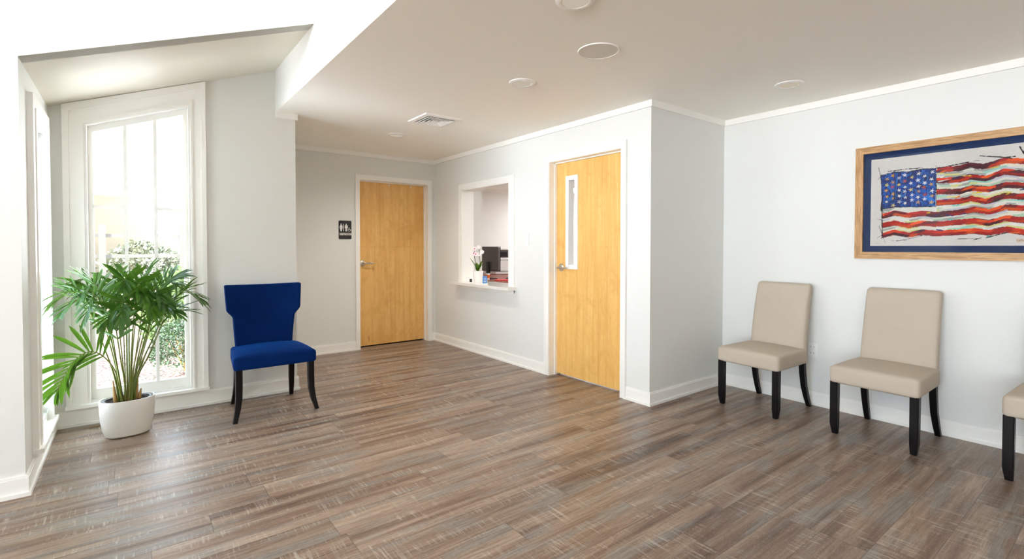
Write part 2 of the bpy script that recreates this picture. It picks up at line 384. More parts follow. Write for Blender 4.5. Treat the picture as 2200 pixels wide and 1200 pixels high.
# front wall beside and above the bay
bm = bmesh.new(); prism(bm, [(XW-.15, 0), (XL, 0), (XL, zs(XL)), (XL, HV), (XW-.15, HV)], 'y', Y4, Y4+.12)
prism(bm, [(XL, zs(XL)), (XF, zs(XF)), (XF, HV), (XL, HV)], 'y', Y4, Y4+.12)
st('wall_front', bm, M['wall'], 'bluish white wall at the left edge, running above the bay', 'wall')
# bay side wall with its window
WY0, WY1 = 3.88, 4.38; WZ0, WZ1 = 0.20, 2.00
st('wall_bay_side', wall('x', XL-.12, XL, Y4+.12, Y3+.14, 0, 2.30, [(WY0, WY1, WZ0, WZ1)]), M['wall'], 'narrow side wall of the window bay with a grazing window', 'wall')
# bay back wall with slanted-head window, runs right behind the blue chair
OX0, OX1, OZ0 = -.245, .375, .165
def zt(x): return 2.135 + .3817 * (x - OX0)
def zh(x): return zs(x)
bm = bmesh.new(); A_, B_ = Y3, Y3+.14
prism(bm, [(XL-.12, 0), (OX0, 0), (OX0, zh(OX0)+.1), (XL-.12, zh(XL-.12)+.1)], 'y', A_, B_)
prism(bm, [(OX1, 0), (XD, 0), (XD, H+.02), (XF+.001, H+.02), (XF+.001, zh(XF)+.1), (OX1, zh(OX1)+.1)], 'y', A_, B_)
prism(bm, [(OX0, 0), (OX1, 0), (OX1, OZ0), (OX0, OZ0)], 'y', A_, B_)
prism(bm, [(OX0, zt(OX0)+.0), (OX1, zt(OX1)), (OX1, zh(OX1)+.1), (OX0, zh(OX0)+.1)], 'y', A_, B_)
st('wall_window', bm, M['wall'], 'white wall with the tall slanted-head window, behind the blue chair', 'wall')
st('wall_alcove', B(((XD-.12, Y3+.14, 0), (XD, Y2, H))), M['wall'], 'hidden side wall of the restroom alcove', 'wall')
# restroom wall
DX0, DX1, DZ = 2.249, 3.19, 2.105
st('wall_back', wall('y', Y2, Y2+.15, XD-.12, XR+.15, 0, H, [(DX0, DX1, 0, DZ)]), M['wall'], 'off-white back wall with the restroom door', 'wall')
# reception wall
PY0, PY1, PZ0, PZ1 = 4.335, 5.31, 0.80, 1.985; HY0, HY1 = 2.77, 3.68
st('wall_reception', wall('x', XR, XR+WT, Y1, Y2, 0, H, [(PY0, PY1, PZ0, PZ1), (HY0, HY1, 0, DZ)]), M['wall'], 'white wall with the reception window and office door', 'wall')
st('wall_return', B(((XR+WT, Y1, 0), (X2+.15, Y1+.15, H))), M['wall'], 'short grey-white return wall between office door corner and painting wall', 'wall')
st('wall_right', B(((X2, YB-.15, 0), (X2+.15, Y1, H))), M['wall'], 'long off-white right wall carrying the framed flag painting', 'wall')
st('wall_left', wall('x', XW-.15, XW, YB, Y4, 0, HV, [(-3.8, 1.7, .1, 4.5)]), M['wall'], 'left outer wall with a large opening to daylight', 'wall')
st('wall_rear', wall('y', YB-.15, YB, XW-.15, X2+.15, 0, HV, []), M['wall'], 'rear wall behind the viewpoint', 'wall')
# restroom and office shells
st('wall_restroom', B(((XD-.12, Y2, 0), (XD, OY, H)), ((XD-.12, OY, 0), (XR+.15, OY+.12, H)), ((XR, Y2+.15, 0), (XR+.148, OY, H))), M['wall'], 'walls of the closed restroom behind the maple door', 'wall')
st('wall_office_back', B(((XR+WT, OY, 0), (OX+.15, OY+.12, H))), paint('office_paint', (228, 226, 224), .6), 'pinkish beige far wall of the office', 'wall')
st('wall_office_side', B(((OX, Y1+.15, 0), (OX+.15, OY, H))), M['wall'], 'far side wall of the office', 'wall')
st('wall_office_front', B(((X2+.15, Y1, 0), (OX+.15, Y1+.15, H))), M['wall'], 'near wall of the office', 'wall')
st('wall_office_stub', B(((XR+WT, 5.50, 0), (3.72, 5.60, H))), M['wall'], 'white wall end inside the office beside the reception window', 'wall')

# baseboards and crown: runs of boxes
def run(bm, pts, z0, z1, t, side=1):
    """board of thickness t along 2D polyline pts, on its left side if side=1"""
    n = len(pts); offs = []
    for i in range(n):
        d1 = (Vector(pts[i]) - Vector(pts[i-1])).normalized() if i > 0 else None
        d2 = (Vector(pts[i+1]) - Vector(pts[i])).normalized() if i < n-1 else None
        n1 = Vector((-d1.y, d1.x)) * side if d1 else None; n2 = Vector((-d2.y, d2.x)) * side if d2 else None
        if n1 is None: o = n2
        elif n2 is None: o = n1
        else:
            o = n1 + n2; o = o / max(0.3, (1 + n1.dot(n2)))
        offs.append(o)
    for i in range(n-1):
        a, b = Vector(pts[i]), Vector(pts[i+1]); c, d = b + offs[i+1]*t, a + offs[i]*t
        prism(bm, [tuple(a), tuple(b), tuple(c), tuple(d)], 'z', z0, z1)
def baseboard(name, pts, label, side=1, h=.105):
    bm = bmesh.new(); run(bm, pts, 0, h-.012, .013, side); run(bm, pts, h-.012, h, .010, side); run(bm, pts, 0, .02, .022, side)
    return st(name, bm, M['trim'], label, 'baseboard')
baseboard('baseboard_front', [(XW, Y4), (XL, Y4), (XL, Y3)], 'white baseboard at the left edge turning into the bay', -1)
baseboard('baseboard_window', [(XL, Y3), (XD, Y3), (XD, Y3+.5)], 'white baseboard under the tall window and behind the blue chair', -1, .118)
baseboard('baseboard_back', [(XD, Y2), (2.196, Y2)], 'white baseboard left of the restroom door', -1)
baseboard('baseboard_reception', [(3.249, Y2), (XR, Y2), (XR, 3.74)], 'white baseboard below the reception window', -1)
baseboard('baseboard_corner', [(XR, 2.711), (XR, Y1), (X2, Y1), (X2, YB)], 'white baseboard around the outer corner and along the painting wall', -1)
def crown(name, pts, label, side=1):
    bm = bmesh.new(); run(bm, pts, H-.052, H, .018, side); return st(name, bm, M['trim'], label, 'trim')
crown('trim_1', [(XF, Y3), (XD, Y3), (XD, Y2)], 'short crown trim at the top of the wall above the blue chair', -1)
crown('trim_2', [(XD, Y2), (XR, Y2), (XR, Y1), (X2, Y1), (X2, YB)], 'flat white crown trim along reception and painting walls', -1)
crown('trim_3', [(XR+WT, OY), (OX, OY), (OX, Y1+.15)], 'flat white crown trim inside the office', -1)

# ------------------------------------------------------------------ tall window (slanted head)
w1 = empty('window_1', 'tall three-column window with slanted head behind the potted palm', 'window', (0, 0, 0), kind='structure')
def qz(x, base): return base + .3817 * (x - OX0)
# casing
bm = bmesh.new()
cL, cR = -.37, .487
for (t, i0, i1) in ((.020, 0.0, 1.0), (.030, .004, .28), (.028, .80, .92)):
    xl0 = cL + (OX0 - cL) * i0; xl1 = cL + (OX0 - cL) * i1
    xr0 = cR + (OX1 - cR) * i0; xr1 = cR + (OX1 - cR) * i1
    T0 = (zh(0) - .003 - zt(0)) * (1 - i0); T1 = (zh(0) - .003 - zt(0)) * (1 - i1)
    prism(bm, [(xl0, .15), (xl1, .15), (xl1, zt(xl1) + T1), (xl0, zt(xl0) + T0)], 'y', Y3 - t, Y3)
    prism(bm, [(xr0, .15), (xr1, .15), (xr1, zt(xr1) + T1), (xr0, zt(xr0) + T0)], 'y', Y3 - t, Y3)
    prism(bm, [(xl0, zt(xl0) + T0), (xl1, zt(xl1) + T1), (xr1, zt(xr1) + T1), (xr0, zt(xr0) + T0)], 'y', Y3 - t, Y3)
obj('casing', bm, M['trim'], w1)
obj('stool', B(((cL-.005, Y3-.048, .128), (cR+.005, Y3+.06, .152)), bev=.004), M['trim'], w1)
# sash with muntins
G0, G1, GZ = -.208, .338, .235
bm = bmesh.new(); a, b = Y3+.045, Y3+.085
prism(bm, [(OX0, OZ0-.02), (G0, OZ0-.02), (G0, zt(G0)), (OX0, zt(OX0))], 'y', a, b)
prism(bm, [(G1, OZ0-.02), (OX1, OZ0-.02), (OX1, zt(OX1)), (G1, zt(G1))], 'y', a, b)
prism(bm, [(G0, OZ0-.02), (G1, OZ0-.02), (G1, GZ), (G0, GZ)], 'y', a, b)
prism(bm, [(G0, zt(G0)-.045), (G1, zt(G1)-.045), (G1, zt(G1)), (G0, zt(G0))], 'y', a, b)
for x in (G0 - .014, G1 + .004): prism(bm, [(x, GZ), (x+.01, GZ), (x+.01, zt(x)-.05), (x, zt(x)-.05)], 'y', a-.008, a)
obj('sash', bm, M['trim'], w1)
mx1, mx2 = G0 + (G1-G0)*.338, G0 + (G1-G0)*.672
for x in (mx1, mx2):
    bm = bmesh.new(); prism(bm, [(x-.011, GZ), (x+.011, GZ), (x+.011, zt(x)-.04), (x-.011, zt(x)-.04)], 'y', a+.004, b-.004)
    obj('muntin', bm, M['trim'], w1)
for x0, x1 in ((G0, mx1-.011), (mx2+.011, G1)):
    obj('muntin', B(((x0, a+.006, 1.555), (x1, b-.006, 1.577))), M['trim'], w1)
bm = bmesh.new(); prism(bm, [(G0, GZ), (G1, GZ), (G1, zt(G1)-.04), (G0, zt(G0)-.04)], 'y', a+.018, a+.022)
obj('glass_pane', bm, M['glass'], w1)
# reveal lining
bm = bmesh.new()
prism(bm, [(OX0-.001, OZ0-.02), (OX0+.006, OZ0-.02), (OX0+.006, zt(OX0)), (OX0-.001, zt(OX0))], 'y', Y3-.02, Y3+.139)
prism(bm, [(OX1-.006, OZ0-.02), (OX1+.001, OZ0-.02), (OX1+.001, zt(OX1)), (OX1-.006, zt(OX1))], 'y', Y3-.02, Y3+.139)
obj('reveal', bm, M['trim'], w1)
# side window of the bay
w2 = empty('window_2', 'narrow window seen edge-on in the side wall of the bay', 'window', kind='structure')
cy0, cy1, cz1 = 3.77, 4.47, 2.12
bm = bmesh.new()
for (t, k, e_) in ((.026, 0.0, 0.0), (.032, .6, .0006)):
    y0 = cy0 + (WY0-cy0)*k; y1 = cy1 + (WY1-cy1)*k; zz = cz1 + (WZ1-cz1)*k
    prism(bm, [(y0, .15), (WY0-e_, .15), (WY0-e_, WZ1), (y0, zz)], 'x', XL, XL+t)
    prism(bm, [(WY1+e_, .15), (y1, .15), (y1, zz), (WY1+e_, WZ1)], 'x', XL, XL+t)
    prism(bm, [(WY0, WZ1+e_), (WY1, WZ1+e_), (y1, zz), (y0, zz)], 'x', XL, XL+t)
obj('casing', bm, M['trim'], w2)
obj('stool', B(((XL-.06, cy0-.01, .128), (XL+.048, cy1+.01, .152)), bev=.004), M['trim'], w2)
obj('apron', B(((XL, cy0, .105), (XL+.02, cy1, .128))), M['trim'], w2)
bm = B(((XL-.09, WY0, WZ0-.05), (XL-.05, WY0+.04, WZ1)), ((XL-.09, WY1-.04, WZ0-.05), (XL-.05, WY1, WZ1)), ((XL-.09, WY0, WZ0-.05), (XL-.05, WY1, WZ0+.04)), ((XL-.09, WY0, WZ1-.04), (XL-.05, WY1, WZ1)))
obj('sash', bm, M['trim'], w2)
obj('glass_pane', B(((XL-.072, WY0+.04, WZ0+.04), (XL-.068, WY1-.04, WZ1-.04))), M['glass'], w2)
# unseen big glazed openings behind the viewpoint: plain frames
def grid_window(name, ax, c, u0, u1, z0, z1, nu, nz, label):
    w = empty(name, label, 'window', kind='structure'); bm = bmesh.new(); t = .06
    for i in range(nu+1):
        u = u0 + (u1-u0)*i/nu; prism(bm, [(u-t/2, z0), (u+t/2, z0), (u+t/2, z1), (u-t/2, z1)], ax, c-.03, c+.03)
    for i in range(nz+1):
        z = z0 + (z1-z0)*i/nz; prism(bm, [(u0, z-t/2), (u1, z-t/2), (u1, z+t/2), (u0, z+t/2)], ax, c-.025, c+.025)
    obj('window_frame', bm, M['trim'], w)
grid_window('window_3', 'x', XW-.07, -3.8, 1.7, .1, 4.5, 4, 2, 'large daylight window in the left outer wall')
#grid_window('window_4', 'y', YB-.07, 1.2, 3.6, .25, 2.35, 2, 1, 'large daylight window behind the viewpoint')

# ------------------------------------------------------------------ doors
def lever(parent, ax, p, face, along, mat):
    """lever handle: p rosette centre on leaf; face = outward dir; along = arm direction"""
    f = Vector(face); al = Vector(along); p = Vector(p)
    rot = f.to_track_quat('Z', 'Y').to_matrix().to_4x4()
    bm = bmesh.new(); lathe(bm, [(0, 0), (.037, 0), (.037, .006), (.030, .012), (.016, .014), (.013, .02), (0, .02)], 32, p, M4=rot)
    h = obj('handle', bm, mat, parent, 'auto')
    bm = bmesh.new(); tube(bm, [p + f*.01, p + f*.05, p + f*.06 + al*.008, p + f*.062 + al*.03, p + f*.060 + al*.125], [.011, .011, .011, .0105, .009], 14)
    obj('lever_arm', bm, mat, h, 'auto')
# restroom door
d1 = empty('door_1', 'maple veneer restroom door with lever handle on the back wall', 'door', (0, 0, 0), kind='structure')
YL = Y2 + .10
leaf = obj('door_leaf', B(((DX0+.004, YL, .018), (DX1-.004, YL+.044, DZ-.004))), M['veneer'], d1)
lever(leaf, 'y', (2.322, YL, 1.066), (0, -1, 0), (1, 0, 0), M['metal'])
for x in (2.68, 2.99):
    bm = bmesh.new(); lathe(bm, [(0, 0), (.010, 0), (.010, .006), (0, .009)], 12, (x, YL, 2.072), M4=Matrix.Rotation(PI/2, 4, 'X'))
    obj('clip', bm, M['white_plastic'], leaf)
bm = B(((DX0-.053, Y2-.018, 0), (DX0, Y2, DZ+.058)), ((DX1, Y2-.018, 0), (DX1+.056, Y2, DZ+.058)), ((DX0, Y2-.018, DZ), (DX1, Y2, DZ+.058)))
obj('casing', bm, M['trim'], d1)
bm = B(((DX0, Y2-.01, 0), (DX0+.003, YL+.044, DZ)), ((DX1-.003, Y2-.01, 0), (DX1, YL+.044, DZ)), ((DX0, Y2-.01, DZ-.003), (DX1, YL+.044, DZ)),
       ((DX0, YL-.03, 0), (DX0+.012, YL-.001, DZ)), ((DX1-.012, YL-.03, 0), (DX1, YL-.001, DZ)), ((DX0, YL-.03, DZ-.012), (DX1, YL-.001, DZ)))
obj('jamb', bm, M['trim'], d1)
# office door
d2 = empty('door_2', 'maple veneer office door with a narrow vision window', 'door', (0, 0, 0), kind='structure')
XE = XR + .09
VY0, VY1, VZ0, VZ1 = 3.375, 3.538, 1.060, 1.962
leaf = obj('door_leaf', wall('x', XE, XE+.044, HY0+.004, HY1-.004, .018, DZ-.004, [(VY0+.02, VY1-.02, VZ0+.02, VZ1-.02)]), M['veneer'], d2)
lever(leaf, 'x', (XE, 3.606, 1.072), (-1, 0, 0), (0, -1, 0), M['metal'])
bm = wall('x', XE-.012, XE+.056, VY0, VY1, VZ0, VZ1, [(VY0+.042, VY1-.042, VZ0+.042, VZ1-.042)])
vf = obj('vision_frame', bm, M['white_plastic'], leaf)
obj('vision_pane', B(((XE+.020, VY0+.04, VZ0+.04), (XE+.026, VY1-.04, VZ1-.04))), M['glass'], leaf)
bm = B(((XR-.018, HY0-.058, 0), (XR, HY0, DZ+.062)), ((XR-.018, HY1, 0), (XR, HY1+.058, DZ+.062)), ((XR-.018, HY0, DZ), (XR, HY1, DZ+.062)),
       ((XR-.024, HY0-.0585, 0), (XR-.017, HY0-.040, DZ+.062)), ((XR-.024, HY1+.040, 0), (XR-.017, HY1+.0585, DZ+.0625)), ((XR-.0235, HY0-.040, DZ+.044), (XR-.017, HY1+.040, DZ+.0625)))
obj('casing', bm, M['trim'], d2)
bm = B(((XR-.01, HY0, 0), (XE+.044, HY0+.003, DZ)), ((XR-.01, HY1-.003, 0), (XE+.044, HY1, DZ)), ((XR-.01, HY0, DZ-.003), (XE+.044, HY1, DZ)),
       ((XE-.03, HY0, 0), (XE-.001, HY0+.012, DZ)), ((XE-.03, HY1-.012, 0), (XE-.001, HY1, DZ)), ((XE-.03, HY0, DZ-.012), (XE-.001, HY1, DZ)))
obj('jamb', bm, M['trim'], d2)

# ------------------------------------------------------------------ reception window
w5 = empty('window_5', 'open reception window cut through the white wall', 'window', kind='structure')
bm = B(((XR-.018, PY0-.095, .78), (XR, PY0, PZ1+.065)), ((XR-.018, PY1, .82), (XR, PY1+.065, PZ1+.065)), ((XR-.018, PY0, PZ1), (XR, PY1, PZ1+.065)))
obj('casing', bm, M['trim'], w5)
bm = B(((XR-.01, PY0, PZ0), (XR+WT+.01, PY0+.012, PZ1)), ((XR-.01, PY1-.012, PZ0), (XR+WT+.01, PY1, PZ1)), ((XR-.01, PY0, PZ1-.012), (XR+WT+.01, PY1, PZ1)))
obj('jamb', bm, M['trim'], w5)
obj('apron', B(((XR-.014, PY0-.095, .765), (XR, PY1+.06, .806))), M['trim'], w5)
ct = obj('reception_counter', None or B(((3.175, PY0-.13, .806), (XR, 5.42, .84)), ((XR, PY0+.013, .806), (3.60, PY1-.013, .84)), bev=.003), M['counter'])
tag(ct, 'glossy white counter ledge in the reception window', 'counter')
bm = B(((XR-.0065, 4.000, 1.297), (XR-.0005, 4.072, 1.416)), bev=.002)
sw = obj('light_switch', bm, M['white_plastic']); tag(sw, 'white light switch plate between reception window and office door', 'light switch')
obj('toggle', B(((XR-.012, 4.028, 1.343), (XR-.006, 4.044, 1.370)), bev=.002), M['white_plastic'], sw)
ol = tag(obj('wall_outlet', B(((X2-.0065, 1.668, .385), (X2-.0005, 1.738, .50)), bev=.002), M['white_plastic']), 'white wall outlet low on the wall behind the first beige chair', 'outlet')
bm = bmesh.new()
bm.free()
for z in (.418, .467):
    for y in (1.690, 1.714): obj('socket_slot', B(((X2-.0108, y, z-.004), (X2-.0098, y+.0025, z+.007))), M['black'], ol)
for z in (.402, .450): obj('socket_face', B(((X2-.010, 1.682, z), (X2-.006, 1.724, z+.034)), bev=.002), M['white_plastic'], ol)

# ------------------------------------------------------------------ restroom sign
sx0, sx1, sz0, sz1 = 1.993, 2.147, 1.366, 1.590
bm = rbox((sx1-sx0)/2, .0035, (sz1-sz0)/2, .003, (2, 2, 2)); bm.free()
def rrect(x0, x1, z0, z1, r, n=6):
    P = []
    for cx, cz, a0 in ((x1-r, z1-r, 0), (x0+r, z1-r, 90), (x0+r, z0+r, 180), (x1-r, z0+r, 270)):
        for k in range(n+1):
            a = math.radians(a0 + 90*k/n); P.append((cx + r*math.cos(a), cz + r*math.sin(a)))
    return P
bm = bmesh.new(); prism(bm, rrect(sx0, sx1, sz0, sz1, .014), 'y', Y2-.006, Y2-.0005)
sign = tag(obj('restroom_sign', bm, M['black']), 'black restroom sign with white figures left of the restroom door', 'sign')
SW = plain('sign_white', (232, 232, 230), .5)
def sg(P, bm): prism(bm, P, 'y', Y2-.0078, Y2-.0059)
def disc(cx, cz, r, n=16): return [(cx + r*math.cos(2*PI*k/n), cz + r*math.sin(2*PI*k/n)) for k in range(n)]
S = (sx1-sx0)/220.0                                   # sign was measured on a 220-unit wide grid
def U(x, z): return (sx0 + x*S, sz1 - z*S)
bm = bmesh.new()                                      # woman
sg([(p[0], p[1]) for p in disc(*U(40, 63), 11*S)], bm)
sg([U(*p) for p in ((24, 78), (56, 78), (72, 122), (62, 128), (52, 100), (62, 150), (52, 150), (52, 184), (28, 184), (28, 150), (16, 150), (28, 100), (18, 128), (8, 122))], bm)
obj('woman_figure', bm, SW, sign)
bm = bmesh.new()
sg(disc(*U(128, 63), 11*S), bm)
sg([U(*p) for p in ((108, 78), (148, 78), (154, 88), (154, 132), (145, 132), (143, 100), (143, 184), (130, 184), (130, 140), (126, 140), (126, 184), (113, 184), (113, 100), (111, 132), (102, 132), (102, 88))], bm)
obj('man_figure', bm, SW, sign)
bm = bmesh.new(); sg([U(*p) for p in ((76, 56), (86, 56), (86, 184), (76, 184))], bm); sg([U(*p) for p in ((8, 212), (212, 212), (212, 218), (8, 218))], bm)
obj('divider', bm, SW, sign)
bm = bmesh.new(); sg(disc(*U(176, 122), 7*S), bm)
cxw, czw = 182, 160
for k in range(20):
    a0, a1 = math.radians(100 + 260*k/20), math.radians(100 + 260*(k+1)/20)
    sg([U(cxw + r*math.cos(a), czw - r*math.sin(a)) for r, a in ((24, a0), (24, a1), (18, a1), (18, a0))], bm)
sg([U(*p) for p in ((172, 130), (181, 130), (183, 148), (202, 148), (210, 170), (202, 173), (196, 156), (176, 156))], bm)
obj('wheelchair_figure', bm, SW, sign)
def text_mesh(name, body, size, mat, parent, loc, rot, depth=.001, bold=.0):
    cu = bpy.data.curves.new(name, 'FONT'); cu.body = body; cu.size = size; cu.extrude = depth; cu.align_x = 'CENTER'; cu.align_y = 'CENTER'; cu.offset = bold
    t = bpy.data.objects.new(name, cu); C.objects.link(t); bpy.context.view_layer.update()
    me = bpy.data.meshes.new_from_object(t.evaluated_get(bpy.context.evaluated_depsgraph_get())); bpy.data.objects.remove(t)
    o = bpy.data.objects.new(name, me); C.objects.link(o); me.materials.clear(); me.materials.append(mat); o.location = loc; o.rotation_euler = rot
    if parent: o.parent = parent
    return o
tx = text_mesh('lettering', 'RESTROOM', .028, SW, sign, ((sx0+sx1)/2+.004, Y2-.0070, sz1 - 240*S), (PI/2, 0, 0), .0008, .0012)

# ------------------------------------------------------------------ ceiling fixtures
lens = emis('lamp_lens', (255, 240, 216), 0.27)
def can(x, y, label, watts):
    c = empty('ceiling_light', label, 'ceiling light', (x, y, H), group='recessed ceiling lights')
    bm = bmesh.new(); lathe(bm, [(.060, -.001), (.064, -.010), (.078, -.013), (.092, -.006), (.094, -.0005)], 48)
    obj('trim_ring', bm, M['trim'], c, 'auto')
    bm = bmesh.new(); lathe(bm, [(.0, -.003), (.059, -.003), (.061, -.009)], 48)
    obj('lens', bm, lens, c, 'auto')
    if not watts: return
    d = bpy.data.lights.new('downlight', 'SPOT'); d.energy = watts; d.spot_size = math.radians(150); d.spot_blend = 1.0; d.shadow_soft_size = .055; d.color = (1.0, .93, .85)
    lo = bpy.data.objects.new('downlight', d); C.objects.link(lo); lo.location = (0, 0, -.02); lo.parent = c
for x, y, l, w_ in ((2.22, 2.774, 'recessed ceiling light right of the square air vent', 16), (3.755, 1.638, 'recessed ceiling light nearest the painting wall', 0),
                (2.215, 4.855, 'small far recessed ceiling light in front of the restroom door', 40), (1.68, 1.70, 'recessed ceiling light cut off by the top edge', 0)):
    can(x, y, l, w_)
sp = empty('ceiling_speaker', 'round flat white speaker grille flush in the ceiling', 'speaker', (2.223, 2.052, H))
bm = bmesh.new(); lathe(bm, [(.112, -.0005), (.114, -.006), (.122, -.006), (.124, -.0005)], 56); obj('rim', bm, M['trim'], sp, 'auto')
bm = bmesh.new(); lathe(bm, [(0, -.005), (.112, -.004), (.113, -.001)], 56); obj('grille', bm, plain('speaker_grille', (226, 222, 214), .7), sp, 'auto')
v = empty('ceiling_vent', 'square white air vent with nested louvres in the ceiling', 'vent', (2.235, 4.08, H))
def sq_ring(bm, r0, z0, r1, z1):
    a = [bm.verts.new((s*r0, t*r0, z0)) for s, t in ((-1,-1),(1,-1),(1,1),(-1,1))]; b = [bm.verts.new((s*r1, t*r1, z1)) for s, t in ((-1,-1),(1,-1),(1,1),(-1,1))]
    for i in range(4): bm.faces.new((a[i], a[(i+1) % 4], b[(i+1) % 4], b[i]))
bm = bmesh.new(); sq_ring(bm, .185, -.0005, .178, -.010); sq_ring(bm, .178, -.010, .138, -.014); sq_ring(bm, .138, -.014, .136, -.001)
obj('vent_frame', bm, M['trim'], v)
for k, r in enumerate((.120, .090, .058)):
    bm = bmesh.new(); sq_ring(bm, r-.012, -.007, r+.004, -.021); sq_ring(bm, r+.004, -.021, r+.008, -.018); sq_ring(bm, r+.008, -.018, r-.008, -.005)
    obj('louvre', bm, M['trim'], v)
obj('centre_plate', B(((-.034, -.034, -.018), (.034, .034, -.014))), M['trim'], v)
obj('vent_back', B(((-.137, -.137, -.0025), (.137, .137, -.0005))), M['black'], v)

# ------------------------------------------------------------------ beige chairs (modelled facing -Y, origin under seat centre)
def beige_chair(label, loc, rz):
    t = empty('dining_chair', label, 'chair', loc, rz, 'beige upholstered chairs along the painting wall')
    # local: x across (width .5), y depth: front -.27, back +.27 ; wall behind
    def fs(p):
        y = p.y; k = (y + .23) / .46                      # 0 front .. 1 back
        p.x *= 1 - .07*k
        if p.z > 0:
            ex = max(0, 1 - (p.x/.25)**2); ey = max(0, 1 - (p.y/.24)**2)
            p.z += .018 * (ex*ey)**.6
        p.z += .006*k
        return p
    bm = rbox(.25, .235, .0575, .022, (20, 18, 8), fs)
    for v_ in bm.verts: v_.co += Vector((0, -.050, .4085))
    obj('seat', bm, M['linen'], t, 'all')
    def fb(p):
        z = p.z + .69                                      # world height .40 .. .98
        k = (z - .40) / .58
        p.x *= 1 - .035 * k
        p.y += .165 + .100*k + .03*math.sin(PI*k)*-1*.4
        p.y -= .012 * max(0, 1-(p.x/.225)**2) * math.sin(PI*max(0, min(1, k)))
        p.z = z
        return p
    bm = rbox(.223, .037, .29, .026, (18, 6, 24), fb)
    obj('backrest', bm, M['linen'], t, 'all')
    for s in (-1, 1):
        x = s*.222
        bm = sweep([(x, -.255, .36), (x, -.255, .16), (x, -.255, .07), (x - s*.004, -.252, 0.003)], [.047, .046, .045, .034], [.047, .046, .045, .030])
        obj('leg', bm, M['dark_wood'], t, 'auto')
        x = s*.20
        bm = sweep([(x, .16, .39), (x, .172, .28), (x, .195, .17), (x + s*.003, .228, .08), (x + s*.006, .262, .003)], [.040, .040, .038, .036, .032], [.042, .042, .040, .038, .034])
        obj('leg', bm, M['dark_wood'], t, 'auto')
    return t
c1 = beige_chair('beige linen chair farthest from the camera, beside the wall corner', (4.058, 1.920, 0), math.radians(-94))
copy_thing(c1, (4.066, 1.110, 0), math.radians(-92.3), 'middle beige linen chair below the left end of the painting')
copy_thing(c1, (4.055, .262, 0), math.radians(-91), 'beige linen chair cut off by the right edge of the photo')

# ------------------------------------------------------------------ blue velvet chair
bc = empty('accent_chair', 'royal blue velvet chair with flared back and black sabre legs', 'chair', (0.868, 4.30, 0), 0)
def fseat(p):
    k = (p.y + .24) / .48
    p.x *= 1 - .17*k
    if p.z > 0:
        ex = max(0, 1 - (p.x/.29)**2); ey = max(0, 1 - (p.y/.26)**2)
        p.z += .042 * (ex*ey)**.55
    return p
bm = rbox(.292, .24, .045, .020, (26, 20, 8), fseat)
for v_ in bm.verts: v_.co += Vector((0, -.022, .417))
obj('seat', bm, M['velvet'], bc, 'all')
def smooth(t): t = max(0, min(1, t)); return t*t*(3-2*t)
def hw(z):
    if z < .70: return .206 + (z - .40)/.30*.022
    return .228 + .046*smooth((z-.70)/.075) + .012*max(0, (z-.775)/.19)
def fback(p):
    z = p.z + .69; u = p.x / .28; w = hw(z)
    th = p.y
    p.x = u * w
    yc = .175 + (z-.42)*.10 - .045*(u*u)*smooth((z-.5)/.3)
    d = math.hypot(p.x, z-.70); dim = .010*math.exp(-(d/.022)**2) if th < 0 else 0
    p.y = yc + th + dim; p.z = z + (.006*u*u if z > .93 else 0)
    return p
bm = rbox(.28, .032, .275, .012, (36, 6, 56), fback)
obj('backrest', bm, M['velvet'], bc, 'all')
for s in (-1, 1):
    x = s*.252
    pts = [(x, -.225, .38), (x, -.228, .26), (x + s*.002, -.232, .17), (x + s*.012, -.245, .09), (x + s*.033, -.268, .003)]
    obj('leg', sweep(pts, [.046, .045, .043, .038, .030], [.046, .045, .043, .038, .032]), M['dark_wood'], bc, 'auto')
    x = s*.205
    pts = [(x, .165, .38), (x, .170, .28), (x + s*.002, .185, .17), (x + s*.008, .21, .09), (x + s*.018, .262, .003)]
    obj('leg', sweep(pts, [.042, .041, .040, .037, .030], [.042, .041, .040, .037, .032]), M['dark_wood'], bc, 'auto')

# ------------------------------------------------------------------ framed flag painting
pic = empty('framed_painting', 'large framed painting of a striped flag in loose brushstrokes', 'painting', (0, 0, 0))
FY0, FY1, FZ0, FZ1 = -.16, 1.412, 1.190, 2.016       # frame outer (y0 is outside the picture)
fx = X2 - .001
def ring(bm, y0, y1, z0, z1, w, xa, xb):
    for P in (((y0, z0), (y1, z0), (y1-w, z0+w), (y0+w, z0+w)), ((y1, z0), (y1, z1), (y1-w, z1-w), (y1-w, z0+w)), ((y1, z1), (y0, z1), (y0+w, z1-w), (y1-w, z1-w)), ((y0, z1), (y0, z0), (y0+w, z0+w), (y0+w, z1-w))):
        prism(bm, list(P), 'x', xa, xb)
bm = bmesh.new(); ring(bm, FY0, FY1, FZ0, FZ1, .050, fx-.030, fx); fro = obj('frame', bm, M['oak'], pic); fro.data.materials.append(M['oak_v'])
for k_, p_ in enumerate(fro.data.polygons): p_.material_index = 1 if (k_//6) % 2 else 0
MY0, MY1, MZ0, MZ1 = FY0+.05, FY1-.05, FZ0+.05, FZ1-.05
bm = bmesh.new(); ring(bm, MY0-.002, MY1+.002, MZ0-.002, MZ1+.002, .048, fx-.012, fx-.008); obj('mat_board', bm, plain('navy_mat', (8, 38, 82), .7, Specular_IOR_Level=.15), pic)
bm = bmesh.new(); ring(bm, MY0+.043, MY1-.043, MZ0+.043, MZ1-.043, .004, fx-.0118, fx-.007); obj('mat_edge', bm, M['trim'], pic)
obj('glass_pane', B(((fx-.022, MY0, MZ0), (fx-.020, MY1, MZ1))), M['picture_glass'], pic)
